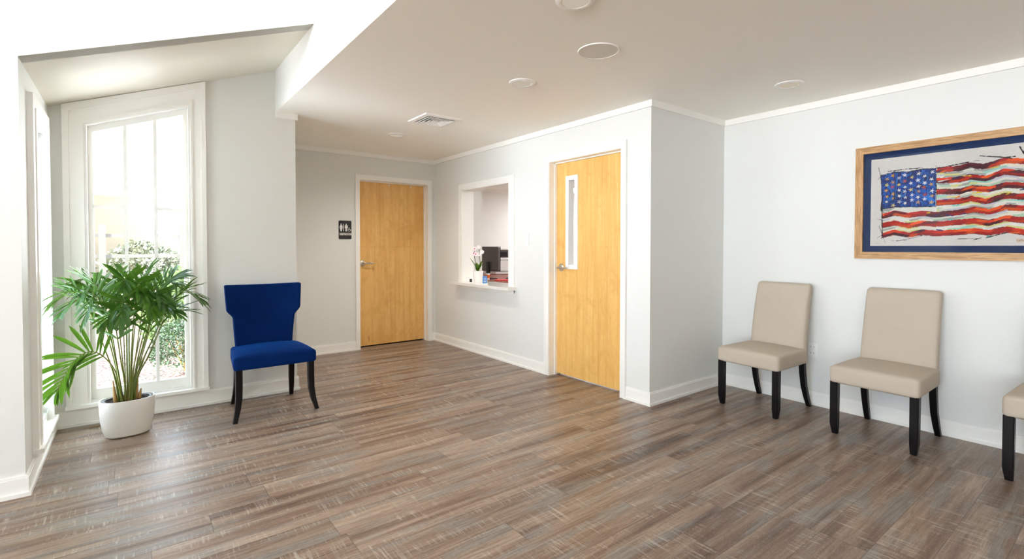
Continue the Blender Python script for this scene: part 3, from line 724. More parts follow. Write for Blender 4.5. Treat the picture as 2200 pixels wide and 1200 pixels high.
# the painting itself: dabs of colour on a fine grid
rng = np.random.default_rng(5)
AY0, AY1, AZ0, AZ1 = MY0+.044, MY1-.044, MZ0+.044, MZ1-.044
STEP = .0024
nu, nv = int((AY1-AY0)/STEP)+1, int((AZ1-AZ0)/STEP)+1
gu = np.linspace(AY1, AY0, nu); gv = np.linspace(AZ0, AZ1, nv)     # u runs left to right as seen
YY, ZZ = np.meshgrid(gu, gv)                                       # shape nv,nu
def lin(c): return np.array(L(c)[:3])
def vnoise(Y, Z, sy, sz, seed):
    r = np.random.default_rng(seed); g = r.random((64, 64)); a = (Y/sy) % 64; b = (Z/sz) % 64
    i = a.astype(int) % 64; j = b.astype(int) % 64; fa = a - np.floor(a); fb_ = b - np.floor(b); fa = fa*fa*(3-2*fa); fb_ = fb_*fb_*(3-2*fb_)
    i1, j1 = (i+1) % 64, (j+1) % 64
    return (g[i, j]*(1-fa) + g[i1, j]*fa)*(1-fb_) + (g[i, j1]*(1-fa) + g[i1, j1]*fa)*fb_
img = np.ones((nv, nu, 3)) * lin((222, 212, 206)); img *= (0.96 + .06*vnoise(YY+5, ZZ, .01, .01, 1))[..., None]
K = [(.939,1.801,.827,1.797,.772,1.813,.705,1.795,.602,1.821,.522,1.804), (.938,1.728,.826,1.723,.771,1.735,.69,1.717,.607,1.752,.521,1.729),
     (.936,1.652,.818,1.645,.756,1.661,.676,1.645,.6,1.668,.52,1.656), (.932,1.578,.824,1.579,.762,1.593,.688,1.57,.605,1.599,.519,1.587),
     (1.239,1.502,1.173,1.522,1.091,1.5,1.014,1.511,.938,1.497,.823,1.505,.747,1.522,.674,1.502,.598,1.528,.518,1.515),
     (1.238,1.436,1.172,1.449,1.09,1.426,1.013,1.443,.937,1.433,.822,1.441,.746,1.447,.673,1.43,.597,1.458,.516,1.442),
     (1.272,1.35,1.171,1.382,1.09,1.362,1.012,1.378,.936,1.369,.821,1.376,.745,1.383,.672,1.368,.596,1.388,.515,1.369)]
cen = []
for k in K:
    ys = list(k[0::2]); zz_ = list(k[1::2]); w0 = zz_[-1]
    for dy, dz in ((.43, -.022), (.34, .012), (.25, -.006), (.16, .02), (.08, .0), (.02, .015)): ys.append(dy); zz_.append(w0 + dz)
    o_ = np.argsort(ys); cen.append(np.interp(YY[0], np.array(ys)[o_], np.array(zz_)[o_]))
cen = np.array(cen)                                                # 7 x nu
FR = .03                                                           # right end of the flag
reds = [lin(c) for c in ((170, 20, 16), (196, 22, 14), (112, 14, 26), (222, 54, 20), (84, 14, 34), (240, 84, 22), (180, 18, 24))]
whites = [lin(c) for c in ((222, 216, 204), (228, 222, 212), (176, 200, 168), (150, 200, 186), (232, 214, 190), (214, 206, 128), (196, 186, 198), (160, 158, 152), (224, 218, 208), (206, 200, 186))]
def dabs(n_, pal, seed, lo, hi, slant):
    """returns function giving colour index map along the row"""
    r = np.random.default_rng(seed); edges = [FR-.1]
    while edges[-1] < 1.4: edges.append(edges[-1] + r.uniform(lo, hi))
    idx = r.integers(0, len(pal), len(edges)); return np.array(edges), idx
hwid = .0185
for s in range(7):
    for half in range(2):
        d = ZZ - cen[s][None, :]; left = .940 if s < 4 else 1.247
        rag = (vnoise(YY+3, ZZ+s, .012, .006, 20+s) - .5) * .010
        m = (np.abs(d + rag*.6) < hwid) & (YY < left + rag) & (YY > FR + rag*3)
        m &= (d > 0) if half == 0 else (d <= 0)
        e, ix = dabs(0, reds, 100+s*2+half, .03, .10, 0); q = np.searchsorted(e, YY + d*1.2 + rag*2) % len(ix)
        colr = np.array(reds)[ix[q]]; colr = colr * (1.0 if half == 0 else .72) * (.82 + .36*vnoise(YY, ZZ, .03, .004, 33+s))[..., None]
        img[m] = colr[m]
    if s < 6:                                                      # light stripe below stripe s
        top = cen[s][None, :] - hwid; bot = cen[s+1][None, :] + hwid
        rag = (vnoise(YY+9, ZZ+s, .015, .006, 50+s) - .5) * .006; left = .938 if s < 3 else (1.25 if s > 3 else .94)
        m = (ZZ < top+rag) & (ZZ > bot+rag) & (YY < (1.25 if s >= 4 else left)) & (YY > FR)
        for half in range(3):
            ff = (ZZ - bot) / (top - bot + 1e-6); mh = m & (ff >= half/3) & (ff < (half+1)/3 + .001)
            e, ix = dabs(0, whites, 200+s*3+half, .035, .12, 0); q = np.searchsorted(e, YY + (ff-.5)*.03 + rag*4) % len(ix)
            colr = np.array(whites)[ix[q]]; img[mh] = colr[mh]
# light stripe under the canton
m = (YY > .935) & (YY < 1.245) & (ZZ < 1.560) & (ZZ > cen[4][None, :] + hwid)
e, ix = dabs(0, whites, 401, .04, .12, 0); q = np.searchsorted(e, YY + (ZZ-1.54)*1.5) % len(ix); colr = np.array(whites)[ix[q]]; img[m] = colr[m]
# canton
ct_top = np.interp(YY, [.94, 1.02, 1.1, 1.18, 1.256], [1.811, 1.815, 1.806, 1.813, 1.797]); ct_bot = np.interp(YY, [.94, 1.09, 1.17, 1.25], [1.556, 1.558, 1.562, 1.553])
m = (YY > .942) & (YY < 1.250 + (ZZ-1.55)*.03) & (ZZ < ct_top) & (ZZ > ct_bot)
blues = np.array([lin(c) for c in ((10, 76, 170), (8, 40, 122), (14, 24, 84), (12, 104, 196), (18, 48, 110))])
bi = (vnoise(YY*1.0+2, ZZ*1.0, .030, .045, 71)*1.5*5).astype(int) % 5; bi2 = (vnoise(YY+4, ZZ+1, .009, .014, 72)*5).astype(int) % 5
cc = blues[bi]*.8 + blues[bi2]*.2; cc = cc*(.6 + .8*vnoise(YY+7, ZZ, .05, .05, 73))[..., None]
img[m] = cc[m]
def stroke(pts, w, col, jit=.0):
    pts = np.array(pts)
    for (a, b), (c, d) in zip(pts[:-1], pts[1:]):
        L_ = math.hypot(c-a, d-b); t = np.clip(((YY-a)*(c-a) + (ZZ-b)*(d-b)) / (L_*L_+1e-9), 0, 1)
        ds = np.hypot(YY - (a+(c-a)*t), ZZ - (b+(d-b)*t)); ww = w * (.35 + 1.1*vnoise(YY+a, ZZ+b, .012, .012, int(abs(a*1000)) % 97))
        img[ds < ww] = col
ink = lin((24, 20, 26))
sc = [lin(c) for c in ((230, 228, 222), (226, 224, 214), (220, 200, 110), (214, 160, 60), (222, 222, 226), (196, 80, 40))]
r_ = random.Random(11)
for i in range(8):                                                 # painted stars
    for j in range(6 if i % 2 == 0 else 5):
        cy2 = .966 + i*.0365 + r_.uniform(-.004, .004); cz2 = 1.583 + (j + (0 if i % 2 == 0 else .5))*.041 + r_.uniform(-.006, .006); col = sc[r_.randrange(6)]; a0 = r_.uniform(0, 1.2)
        rr = r_.uniform(.0085, .0130)
        for k in range(5):
            a = a0 + k*2*PI/5; stroke([(cy2, cz2), (cy2 + rr*math.cos(a), cz2 + rr*math.sin(a))], .0022, col)
r_ = random.Random(3)
for s in range(7):                                                 # dark edges under the stripes
    left = .94 if s < 4 else 1.24; y = left
    while y > FR:
        ln = r_.uniform(.03, .11)
        if r_.random() < .8:
            n_ = 5; ysq = np.linspace(y, max(FR, y-ln), n_); off_ = -hwid if r_.random() < .75 else hwid
            stroke([(yy_, float(np.interp(yy_, YY[0][::-1], cen[s][::-1])) + off_) for yy_ in ysq], r_.uniform(.0008, .0024), ink if r_.random() < .7 else lin((96, 20, 34)))
        y -= ln*r_.uniform(.7, 1.3)
    for _ in range(7):
        y = r_.uniform(FR, left); z = float(np.interp(y, YY[0][::-1], cen[s][::-1])) + r_.uniform(-.035, .03)
        stroke([(y, z), (y-r_.uniform(.015, .05), z + r_.uniform(-.006, .012))], r_.uniform(.002, .005), [lin((232, 190, 40)), lin((40, 44, 110)), lin((230, 96, 30)), lin((90, 180, 170)), lin((50, 20, 60)), lin((226, 220, 210))][r_.randrange(6)])
for pts, w in (([(1.214, 1.824), (1.112, 1.829), (1.018, 1.825)], .0028), ([(1.256, 1.80), (1.177, 1.816), (1.096, 1.808), (1.018, 1.818), (.94, 1.812), (.83, 1.825), (.779, 1.832)], .0028),
               ([(.891, 1.821), (.779, 1.836), (.725, 1.838)], .001), ([(.722, 1.867), (.577, 1.831)], .003), ([(.68, 1.858), (.60, 1.84), (.56, 1.84)], .003), ([(.542, 1.899), (.521, 1.848)], .003), ([(.535, 1.88), (.50, 1.835)], .003),
               ([(1.162, 1.318), (1.073, 1.337), (1.011, 1.356)], .0016), ([(1.19, 1.32), (1.10, 1.325)], .001), ([(.827, 1.33), (.751, 1.333), (.718, 1.33)], .002), ([(.745, 1.323), (.71, 1.336)], .0024), ([(.685, 1.337), (.64, 1.352), (.595, 1.366)], .0035),
               ([(1.271, 1.857), (1.26, 1.805), (1.243, 1.65)], .0022), ([(1.243, 1.65), (1.252, 1.58), (1.249, 1.54)], .005), ([(1.247, 1.54), (1.246, 1.43), (1.242, 1.355)], .0032), ([(1.275, 1.77), (1.25, 1.81)], .0012),
               ([(1.264, 1.432), (1.224, 1.304)], .0014), ([(1.28, 1.485), (1.235, 1.47)], .0012), ([(1.276, 1.343), (1.235, 1.368), (1.20, 1.372)], .0014), ([(.943, 1.833), (.940, 1.70), (.937, 1.55)], .0014), ([(1.25, 1.553), (1.17, 1.563), (1.05, 1.556), (.94, 1.553)], .0022), ([(1.18, 1.82), (1.17, 1.70), (1.175, 1.62)], .002)):
    stroke(pts, w, ink)
for k in range(26):                                                # scribbled signature
    a = .548 - k*.0022; stroke([(a, 1.318 + .012*math.sin(k*2.1)), (a-.003, 1.318 + .012*math.sin(k*2.1+2))], .0009, lin((170, 120, 60)))
for k in range(7): a = 1.288 - k*.004; stroke([(a, 1.303 + .003*math.sin(k*2)), (a-.004, 1.303 + .003*math.sin(k*2+2))], .0008, lin((150, 130, 100)))
img = img * .84
me = bpy.data.meshes.new('canvas'); vco = np.stack([np.full(YY.size, fx-.008), YY.ravel(), ZZ.ravel()], 1)
ii = (np.arange(nv-1)[:, None]*nu + np.arange(nu-1)[None, :]).ravel(); fc = np.stack([ii, ii+1, ii+1+nu, ii+nu], 1)
me.vertices.add(len(vco)); me.vertices.foreach_set('co', vco.ravel()); me.loops.add(fc.size); me.loops.foreach_set('vertex_index', fc.ravel())
me.polygons.add(len(fc)); me.polygons.foreach_set('loop_start', np.arange(0, fc.size, 4)); me.polygons.foreach_set('loop_total', np.full(len(fc), 4)); me.update(calc_edges=True)
ca = me.color_attributes.new('pigment', 'FLOAT_COLOR', 'POINT'); ca.data.foreach_set('color', np.concatenate([img.reshape(-1, 3), np.ones((img.shape[0]*img.shape[1], 1))], 1).astype(np.float32).ravel())
t = NT('brush_painting'); at = t.n('Attribute', attribute_name='pigment'); nz = t.noise(t.obj(), 260, 3)
t.bsdf(at.outputs['Color'], .6, normal=t.bump(nz, .15, .001), Specular_IOR_Level=.08); me.materials.append(t.m)
cv = bpy.data.objects.new('canvas', me); C.objects.link(cv); cv.parent = pic; cv['label'] = 'painted flag with blue star field and wavy red stripes'
obj('backing', B(((fx-.006, MY0, MZ0), (fx-.001, MY1, MZ1))), M['black'], pic)

# ------------------------------------------------------------------ potted palm
PX, PY = -.028, 4.255
palm = empty('potted_palm', 'green parlour palm in an oval white planter by the tall window', 'potted plant', (PX, PY, 0), math.radians(3))
bm = bmesh.new()
lathe(bm, [(0, 0.001), (.100, 0.001), (.122, .012), (.136, .05), (.146, .11), (.151, .18), (.153, .245), (.150, .250), (.143, .250), (.140, .240), (.138, .16), (0, .16)], 72, (0, 0, 0), 1.0, .70, sq=2.4)
obj('planter', bm, M['planter'], palm, 'auto')
bm = bmesh.new(); lathe(bm, [(.134, .16), (.135, .240), (.132, .246), (.122, .246), (.119, .236), (.117, .18)], 64, (0, 0, 0), 1.0, .68, sq=2.4)
obj('liner_pot', bm, M['grey_plastic'], palm, 'auto')
bm = rbox(.117, .079, .03, .02, (24, 18, 4), lambda p: (p.x, p.y, p.z + .205 + .006*math.sin(p.x*90)*math.cos(p.y*110)))
obj('soil', bm, M['soil'], palm, 'all')
UP = Vector((0, 0, 1))
def bez(P, n):
    """Catmull-Rom through points"""
    P = [Vector(p) for p in P]; Q = [P[0]*2-P[1]] + P + [P[-1]*2-P[-2]]; out = []
    seg = len(P)-1
    for i in range(n+1):
        t = i/n*seg; k = min(int(t), seg-1); f = t-k; a, b, c, d = Q[k:k+4]
        out.append(.5*((2*b) + (c-a)*f + (2*a-5*b+4*c-d)*f*f + (3*b-a-3*c+d)*f**3))
    return out
def leaflet(bm, p, d, nrm, ln, w, droop):
    """folded tapering blade bending under its own weight"""
    n = 6; d = d.normalized(); side = d.cross(nrm).normalized(); pos = p.copy(); rows = []
    for i in range(n+1):
        t = i/n; ww = w * (.35 + 2.6*t*(1-t)**.75) * (1 if t < 1 else 0) ; ww = max(ww*.72, .0004)
        up_ = side.cross(d).normalized(); 
        rows.append([bm.verts.new(pos - side*ww + up_*ww*.35), bm.verts.new(pos), bm.verts.new(pos + side*ww + up_*ww*.35)])
        pos = pos + d*(ln/n); d = (d + Vector((0, 0, -droop/n))).normalized()
    for i in range(n):
        for j in range(2): bm.faces.new((rows[i][j], rows[i][j+1], rows[i+1][j+1], rows[i+1][j]))
def frond(path, frac, npair, ln, w, droop, rnd, ang0=62, ang1=24, r0=.0045, name='frond', roll=0.0):
    """path: stalk+rachis control points; leaflets on the last (1-frac)"""
    pts = bez(path, 30); bm = bmesh.new(); tube(bm, pts, [r0*(1-.72*i/30) for i in range(31)], 6)
    st_ = obj(name, bm, M['stalk'], palm, 'all')
    bm = bmesh.new()
    for k in range(npair):
        t = frac + (1-frac)*(k+.5)/npair; f = t*30; i = min(int(f), 29); p = pts[i].lerp(pts[i+1], f-i); T = (pts[i+1]-pts[i]).normalized()
        side = T.cross(UP); side = side.normalized() if side.length > .05 else Vector((1, 0, 0))
        if roll: side = (Matrix.Rotation(roll, 3, T) @ side)
        nrm = side.cross(T).normalized(); s_ = (t-frac)/(1-frac); L_ = ln*(.62 + 1.5*s_*(1-s_)) * (1 - .30*s_)
        for sg_ in (-1, 1):
            a = math.radians(ang0 + (ang1-ang0)*s_ + rnd.uniform(-9, 9))
            d = side*sg_*math.sin(a) + T*math.cos(a) + nrm*rnd.uniform(.02, .24)
            leaflet(bm, p, d, nrm, L_*rnd.uniform(.85, 1.12), w*rnd.uniform(.8, 1.15), droop*rnd.uniform(.6, 1.5))
    T = (pts[-1]-pts[-2]).normalized(); leaflet(bm, pts[-1], T, UP, ln*.6, w, droop)
    obj('leaflets', bm, M['palm'], st_, 'all')
rnd = random.Random(21)
def loc_(x, y, z): return Vector((x-PX, y-PY, z))
# the low frond reaching left in front of the side window
frond([loc_(-.045, 4.23, .20), loc_(-.075, 4.20, .34), loc_(-.095, 4.17, .46), loc_(-.150, 4.13, .565), loc_(-.215, 4.09, .615), loc_(-.285, 4.06, .585), loc_(-.335, 4.04, .50), loc_(-.372, 4.03, .41)],
      .42, 16, .25, .0125, .28, rnd, 68, 20, .005, roll=1.25)
# crown: (azimuth deg, foot x, foot y, knee height, reach, top z, tip z)
FR_ = [(355, .02, .02, .64, .24, 1.03, 1.0, 0), (125, -.03, .0, .62, .34, .97, .93, 0), (245, -.01, -.03, .52, .30, .86, .80, 0), (315, .02, -.03, .54, .30, .88, .84, 0), (280, .01, -.03, .66, .22, 1.04, .97, 0), (220, -.03, -.02, .66, .24, 1.05, .98, 0), (10, .04, .0, .52, .30, .82, .80, 0), (8, .03, .0, .60, .38, .95, .88, 0), (-25, .035, -.01, .55, .36, .98, .90, 0), (40, .03, .01, .62, .34, 1.02, .99, 0), (-70, .02, -.03, .58, .26, .95, .86, 0), (85, .01, .03, .62, .24, 1.05, 1.00, 0),
       (110, -.01, .02, .60, .25, 1.04, .96, 0), (150, -.03, .01, .60, .28, 1.02, .95, 0), (182, -.04, 0, .60, .33, 1.00, .93, 0), (205, -.045, -.01, .58, .30, .95, .88, 0), (228, -.03, -.02, .60, .30, .98, .86, 0),
       (262, -.01, -.03, .56, .26, .94, .82, 0), (300, .01, -.03, .60, .28, 1.00, .90, 0), (20, .04, .01, .66, .30, 1.05, 1.05, 0), (165, -.02, .02, .66, .26, 1.07, 1.02, 0), (270, 0, -.02, .68, .18, 1.07, 1.02, 0), (60, .01, 0, .66, .20, 1.08, 1.06, 0), ]
for az, fxx, fyy, kn, reach, tz, ez, _ in FR_:
    a = math.radians(az + rnd.uniform(-6, 6)); cx_, sx_ = math.cos(a), math.sin(a)
    reach *= (.84 if cx_ < -.3 else 1.0)
    P = [(fxx, fyy, .20), (fxx + cx_*.02, fyy + sx_*.015, .38), (fxx + cx_*reach*.28, fyy + sx_*reach*.28, kn), (fxx + cx_*reach*.58, fyy + sx_*reach*.58, (kn+tz)/2+.07), (fxx + cx_*reach*.85, fyy + sx_*reach*.85, tz-.01), (fxx + cx_*reach*1.1, fyy + sx_*reach*1.1, ez)]
    frond(P, .50, 11, .20, rnd.uniform(.0105, .0145), .34, rnd, 54, 18, rnd.uniform(.0048, .0066), roll=rnd.uniform(-.5, .5))
for (x, y, h, lean) in ((-.055, -.01, .16, -.01), (.035, .0, .14, .012), (-.01, .02, .10, 0), (.0, -.02, .09, .005), (.055, -.005, .08, .01)):   # sheaths at the foot of the stems
    bm = bmesh.new(); tube(bm, [(x, y, .20), (x+lean, y, .25), (x+lean*2, y+.004, .22+h)], [.015, .012, .003], 8); obj('stem_sheath', bm, M['husk'], palm, 'all')
for (x0, x1, h) in ((-.05, -.06, .50), (.01, .015, .56), (.05, .10, .52)):
    bm = bmesh.new(); tube(bm, bez([(x0, 0, .2), (x0*1.05, .005, .35), (x1, .01, h)], 12), [.0065 - .003*i/12 for i in range(13)], 7); obj('cane', bm, M['stalk'], palm, 'all')

bm = bmesh.new(); tube(bm, [(-.245, 4.555, .004), (-.225, 4.56, .008), (-.20, 4.545, .004), (-.185, 4.56, .005)], [.002, .003, .004, .001], 6)
tag(obj('dry_leaf', bm, M['husk'], None, 'all'), 'small dried brown leaf curl on the floor left of the white planter', 'dry leaf')
# ------------------------------------------------------------------ reception items
ZC = .8402
orchid = empty('potted_orchid', 'white pink orchid in a white pot on the reception counter', 'potted plant', (3.335, 5.02, ZC))
bm = bmesh.new(); lathe(bm, [(0, 0), (.050, 0), (.054, .01), (.062, .142), (.060, .145), (.056, .142), (.052, .12), (0, .12)], 36); obj('pot', bm, plain('white_pot', (240, 234, 230), .3), orchid, 'auto')
def oleaf(ax, ln, w, lift):
    bm = bmesh.new(); n = 8; d = Vector((math.cos(ax), math.sin(ax), lift)).normalized(); p = Vector((0, 0, .13)); rows = []; side = Vector((-math.sin(ax), math.cos(ax), 0))
    for i in range(n+1):
        t_ = i/n; ww = w*math.sin(PI*min(.97, .12+.86*t_))**.7; rows.append([bm.verts.new(p-side*ww+UP*ww*.3), bm.verts.new(p), bm.verts.new(p+side*ww+UP*ww*.3)]); p = p + d*(ln/n); d = (d + Vector((0, 0, -.05))).normalized()
    for i in range(n):
        for j in range(2): bm.faces.new((rows[i][j], rows[i][j+1], rows[i+1][j+1], rows[i+1][j]))
    bmesh.ops.solidify(bm, geom=bm.faces[:], thickness=.003)
    obj('leaf', bm, M['orchid_leaf'], orchid, 'all')
oleaf(math.radians(142), .19, .040, 2.1); oleaf(math.radians(-38), .17, .028, 2.0); oleaf(math.radians(-80), .15, .022, 2.4); oleaf(math.radians(70), .14, .026, 1.5)
petal = plain('orchid_petal', (250, 240, 242), .5); pink = plain('orchid_lip', (214, 92, 134), .5)
sdir = Vector((.79, -.61, 0))                                     # image-right on the counter
for off_, top in ((-.02, .40), (.022, .42)):
    bm = bmesh.new(); a = sdir*off_*1.2; b = a + sdir*(-.02 if off_ < 0 else -.01)
    tube(bm, bez([(0, 0, .12), (a.x, a.y, .22), (b.x, b.y, .33), (b.x, b.y, top)], 14), .0030, 6); obj('stem', bm, plain('orchid_stem', (84, 74, 52), .6), orchid, 'all')
fl = [(-.040, .41, 1), (-.052, .355, 1), (.008, .43, 0), (.012, .345, 0), (.050, .372, 0), (-.028, .345, 1)]
tow = Vector((-.55, -.83, .1)).normalized()
for u_, z_, pk in fl:
    bm = bmesh.new(); c = sdir*u_ + Vector((0, 0, z_)); rt = UP.cross(tow).normalized(); upv = tow.cross(rt)
    for k in range(5):
        a = k*2*PI/5 + .3; d = rt*math.cos(a) + upv*math.sin(a); s_ = rt*-math.sin(a) + upv*math.cos(a); L_ = .027; w_ = .014
        vs2 = [bm.verts.new(c + d*L_*q + s_*w_*r + tow*.004*q) for q, r in ((0, 0), (.35, -.7), (.75, -.9), (1, 0), (.75, .9), (.35, .7))]; bm.faces.new(vs2)
    fo = obj('flower', bm, petal, orchid)
    if pk:
        bm = bmesh.new(); bmesh.ops.create_icosphere(bm, subdivisions=2, radius=.008, matrix=Matrix.Translation(c + tow*.006)); obj('lip', bm, pink, fo, 'all')
# small card holders
ch = empty('card_stand', 'small blue card upright in a clear white stand on the reception counter', 'card', (3.245, 4.742, ZC), math.radians(-32))
obj('stand', B(((-.034, -.02, 0), (.034, .025, .012)), ((-.03, .004, .012), (.03, .008, .05)), bev=.001), M['white_plastic'], ch)
obj('blue_card', B(((-.025, -.004, .014), (.025, .002, .098))), plain('card_blue', (84, 140, 200), .5), ch)
bm = bmesh.new()
for k in range(10):
    a0, a1 = 2*PI*k/10, 2*PI*(k+1)/10
    prism(bm, [(r*math.cos(a), .064 + r*math.sin(a)) for r, a in ((.009, a0), (.009, a1), (.006, a1), (.006, a0))], 'y', -.0048, -.0038)
prism(bm, [(-.016, .036), (.016, .036), (.016, .040), (-.016, .040)], 'y', -.0048, -.0038); prism(bm, [(-.011, .029), (.011, .029), (.011, .032), (-.011, .032)], 'y', -.0048, -.0038)
obj('card_emblem', bm, M['white_plastic'], ch)
cb = empty('card_holder', 'tiny black card holder at the left end of the reception counter', 'card holder', (3.268, 5.075, ZC), math.radians(-32))
obj('tray', B(((-.02, -.02, 0), (.02, .02, .008)), bev=.001), M['white_plastic'], cb)
obj('black_cards', B(((-.015, -.004, .008), (.015, .006, .045))), M['black'], cb)

# ------------------------------------------------------------------ office furniture and gear
redwood = plain('red_brown_desk_wood', (132, 60, 38), .35)
ZD = .752
desk = empty('office_desk', 'red-brown wooden office desk behind the reception window', 'desk', (5.05, 6.75, 0))
obj('desktop', B(((-1.0, -.75, ZD-.04), (1.0, .75, ZD)), bev=.004), redwood, desk)
for sx_ in (-.94, .94): obj('side_panel', B(((sx_-.02, -.7, 0), (sx_+.02, .7, ZD-.04))), redwood, desk)
obj('back_panel', B(((-.92, -.62, .1), (.92, -.60, ZD-.04))), redwood, desk)
hut = empty('credenza', 'red-brown credenza carrying the white printer in the office', 'cabinet', (5.95, 7.95, 0))
obj('top', B(((-.75, -.30, .70), (.75, .30, .745)), bev=.004), redwood, hut); obj('body', B(((-.72, -.28, 0), (.72, .28, .70))), redwood, hut)
# monitor seen from behind
mon = empty('computer_monitor', 'grey computer monitor seen from behind through the reception window', 'monitor', (4.66, 6.66, ZD), math.radians(-92))
def fm(p):
    p.y += .0 if p.y > 0 else -.012*max(0, 1-(p.x/.2)**2); return p
bm = rbox(.27, .020, .20, .008, (16, 4, 12), fm)
for v_ in bm.verts: v_.co += Vector((0, 0, .325))
obj('screen_housing', bm, M['dark_metal'], mon, 'all')
obj('bezel', B(((-.27, .020, .125), (.27, .027, .525)), bev=.003), M['black'], mon)
bm = B(((-.04, -.05, .02), (.04, -.018, .28)), bev=.008); obj('stand_neck', bm, M['black'], mon)
bm = rbox(.12, .09, .008, .007, (10, 10, 2)); 
for v_ in bm.verts: v_.co += Vector((0, -.02, .009))
obj('stand_base', bm, M['black'], mon, 'all')
bm = bmesh.new(); tube(bm, bez([(.08, -.03, .28), (.13, -.07, .16), (.09, -.09, .05), (.13, -.06, .01)], 14), .004, 6); obj('cable', bm, M['black'], mon, 'all')
# printer
pr = empty('printer', 'white office printer with black top tray beyond the monitor', 'printer', (5.80, 7.90, .7455), math.radians(-8))
bm = rbox(.24, .22, .16, .015, (8, 8, 8)); 
for v_ in bm.verts: v_.co += Vector((0, 0, .161))
obj('printer_body', bm, M['white_plastic'], pr, 'auto')
obj('scanner_unit', B(((-.22, -.20, .322), (.06, .20, .47)), bev=.008), M['dark_metal'], pr)
obj('tray_opening', B(((-.17, -.206, .34), (.02, -.19, .43))), M['black'], pr)
obj('scanner_lid', B(((-.23, -.21, .47), (.14, .21, .49)), bev=.006), M['white_plastic'], pr)
for z in (.05, .27): obj('drawer_groove', B(((-.15, -.2225, z), (.08, -.2195, z+.010))), M['grey_plastic'], pr)
# small desk items
rp = tag(obj('red_folder', rbox(.17, .10, .006, .003, (6, 6, 2)), plain('red_folder_card', (206, 30, 44), .5)), 'red folder lying on the desk below the monitor', 'folder'); rp.location = (4.63, 6.18, ZD+.0065); rp.rotation_euler.z = -.5
kb = empty('keyboard', 'dark keyboard on the office desk beside the red folder', 'keyboard', (5.02, 6.36, ZD), -.6)
obj('keyboard_body', B(((-.21, -.07, .0), (.21, .07, .018)), bev=.004), M['dark_metal'], kb)
bm = bmesh.new()
for i in range(14):
    for j in range(5): box(bm, (-.2+i*.0287, -.062+j*.025, .018), (-.2+i*.0287+.024, -.062+j*.025+.02, .023))
kk = obj('keys', bm, M['black'], kb); kk['kind'] = 'stuff'
mug = empty('paper_cup', 'orange and white paper cup standing by the monitor foot', 'cup', (4.50, 6.50, ZD))
bm = bmesh.new(); lathe(bm, [(0, 0), (.033, 0), (.041, .10), (.039, .10), (.032, .005), (0, .005)], 28); obj('cup', bm, M['white_plastic'], mug, 'auto')
bm = bmesh.new(); lathe(bm, [(.0365, .03), (.0415, .075), (.0425, .075), (.0375, .03)], 28); obj('sleeve', bm, plain('orange_sleeve', (226, 110, 40), .6), mug, 'auto')
for k, (x, y) in enumerate(((5.10, 6.68), (5.19, 6.63), (5.28, 6.58))):
    bm = rbox(.026, .018, .035, .008, (6, 6, 6)); o_ = obj('paper_stack', bm, M['white_plastic'], None, 'all'); o_.location = (x, y, ZD+.0355); o_.rotation_euler.z = .3*k
    tag(o_, ['white bundle of notes nearest the monitor', 'white bundle of notes in the middle of the row on the desk', 'white bundle of notes at the right end of the row on the desk'][k], 'notes', 'white bundles on the office desk')
# office ceiling panels
panel = emis('office_panel', (250, 250, 250), 11.0)
for x, y, l in ((5.43, 5.54, 'glowing office ceiling panel nearest the office door'), (7.2, 7.3, 'glowing office ceiling panel deep in the office'), (5.0, 4.0, 'glowing office ceiling panel near the wall return')):
    p = empty('office_ceiling_light', l, 'ceiling light', (x, y, H), group='office ceiling panels')
    obj('panel_frame', wall('z', -.02, -.0005, -.62, .62, -.32, .32, [(-.58, .58, -.28, .28)]), M['trim'], p)
    obj('diffuser', B(((-.58, -.28, -.012), (.58, .28, -.006))), panel, p)

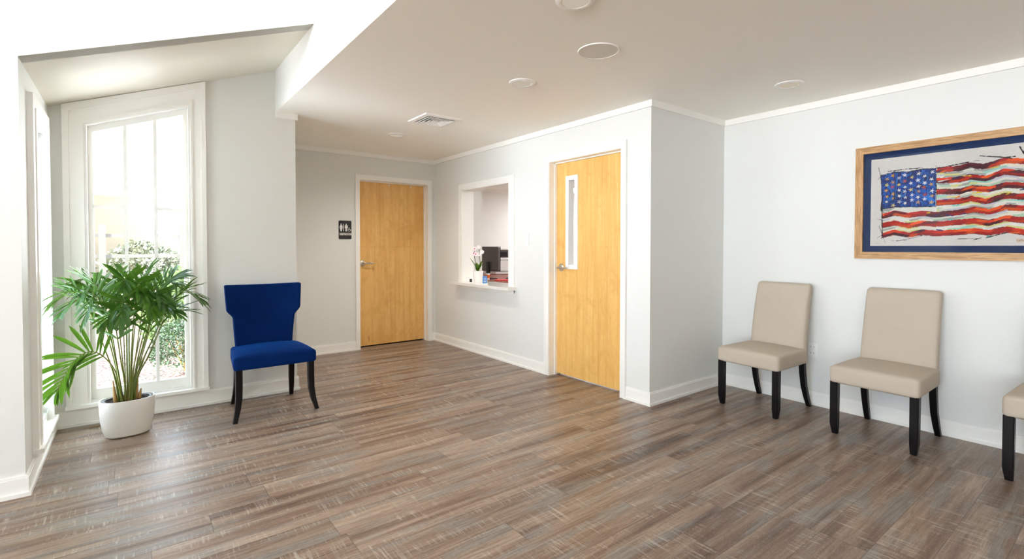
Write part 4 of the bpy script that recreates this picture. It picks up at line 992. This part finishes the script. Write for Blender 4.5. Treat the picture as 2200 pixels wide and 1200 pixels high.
# ------------------------------------------------------------------ outside the bay window
gz = -.18
bm = bmesh.new()
N_ = 40; rr_ = random.Random(4); vv = [[bm.verts.new((-9 + 18*i/N_, Y3+.15 + 24*j/N_, gz + (rr_.uniform(-.02, .02)))) for i in range(N_+1)] for j in range(N_+1)]
for j in range(N_):
    for i in range(N_): bm.faces.new((vv[j][i], vv[j][i+1], vv[j+1][i+1], vv[j+1][i]))
bmesh.ops.delete(bm, geom=[f for f in bm.faces if f.calc_center_median().x > 1.3], context='FACES')
st('ground', bm, M['mulch'], 'pinkish wood mulch ground outside the tall window', 'ground')
def shrub(name, c, r, h, n, mat, label, seed, ls=.03):
    t_ = empty(name, label, 'shrub', (c[0], c[1], gz), group='shrubs outside the window'); q = random.Random(seed); bm = bmesh.new()
    for _ in range(n):
        th, ph = q.uniform(0, 2*PI), math.acos(q.uniform(-.4, 1)); rad = q.uniform(.78, 1.05)
        p = Vector((math.sin(ph)*math.cos(th)*r*rad, math.sin(ph)*math.sin(th)*r*rad, h*.45 + math.cos(ph)*h*.55*rad))
        d = Vector((q.uniform(-1, 1), q.uniform(-1, 1), q.uniform(-.4, 1))).normalized(); s_ = d.cross(Vector((q.uniform(-1, 1), q.uniform(-1, 1), q.uniform(-1, 1)))).normalized()
        l_ = ls*q.uniform(.7, 1.3); bm.faces.new([bm.verts.new(p), bm.verts.new(p + d*l_*.5 + s_*l_*.28), bm.verts.new(p + d*l_), bm.verts.new(p + d*l_*.5 - s_*l_*.28)])
    obj('foliage', bm, mat, t_)
    bm = bmesh.new()
    for k in range(6):
        a = k*PI/3; tube(bm, [(0, 0, 0), (math.cos(a)*r*.3, math.sin(a)*r*.3, h*.4), (math.cos(a)*r*.6, math.sin(a)*r*.6, h*.7)], [.012, .008, .003], 6)
    obj('branches', bm, M['husk'], t_)
shrub('shrub', (.50, 6.75), .34, .62, 5200, M['shrub'], 'dense grey-green round shrub low outside the right pane', 1)
shrub('shrub', (.52, 7.8), .42, 1.15, 4200, M['shrub2'], 'bright yellow-green shrub behind the grey-green one', 2, .06)
shrub('shrub', (.25, 12.9), .8, 1.55, 4200, M['shrub3'], 'tall pale hedge bush by the far fence outside', 3, .10)
M['fence'] = plain('weathered_fence', (90, 86, 78), .8)
fen = empty('garden_fence', 'pale horizontal-rail fence across the garden outside the window', 'fence', (0, 11.5, gz))
for x in (-1.6, -.4, .8): obj('post', B(((x-.05, -.05, 0), (x+.05, .05, 1.85))), M['fence'], fen)
for z in (.9, 1.25, 1.62): obj('rail', B(((-3, -.03, z), (1.25, .03, z+.06))), M['fence'], fen)
hs = empty('neighbour_house', 'pale cream house wing with a wide white roof seen through the window', 'house', (0, 0, 0))
cream = paint('house_siding', (128, 116, 96), .8); roofm = plain('light_roof', (200, 198, 194), .9)
obj('wall', B(((-6, 14.0, gz), (.25, 14.3, 2.5))), cream, hs)
obj('eave', B(((-6, 13.3, 2.38), (.45, 14.3, 2.50))), M['trim'], hs)
bm = bmesh.new(); prism(bm, [(13.25, 2.5), (17.5, 4.8), (17.5, 4.9), (13.2, 2.6)], 'x', -6, .5); obj('roof', bm, roofm, hs)
hs2 = empty('house_gable', 'bright white gable end at the right side of the window view', 'house', (0, 0, 0))
obj('wall', B(((.86, 11.0, gz), (2.6, 11.2, 2.5))), M['trim'], hs2)
bm = bmesh.new(); prism(bm, [(.60, 2.5), (2.6, 2.5), (2.6, 7.5), (.92, 4.6)], 'y', 11.0, 11.2); obj('gable', bm, M['trim'], hs2)
bm = bmesh.new(); prism(bm, [(.52, 2.3), (.60, 2.3), (.94, 4.7), (.86, 4.7)], 'y', 10.7, 11.25); obj('rake_board', bm, plain('rake_board_paint', (170, 160, 140), .8), hs2)  # rake edge of the roof in its own even tan
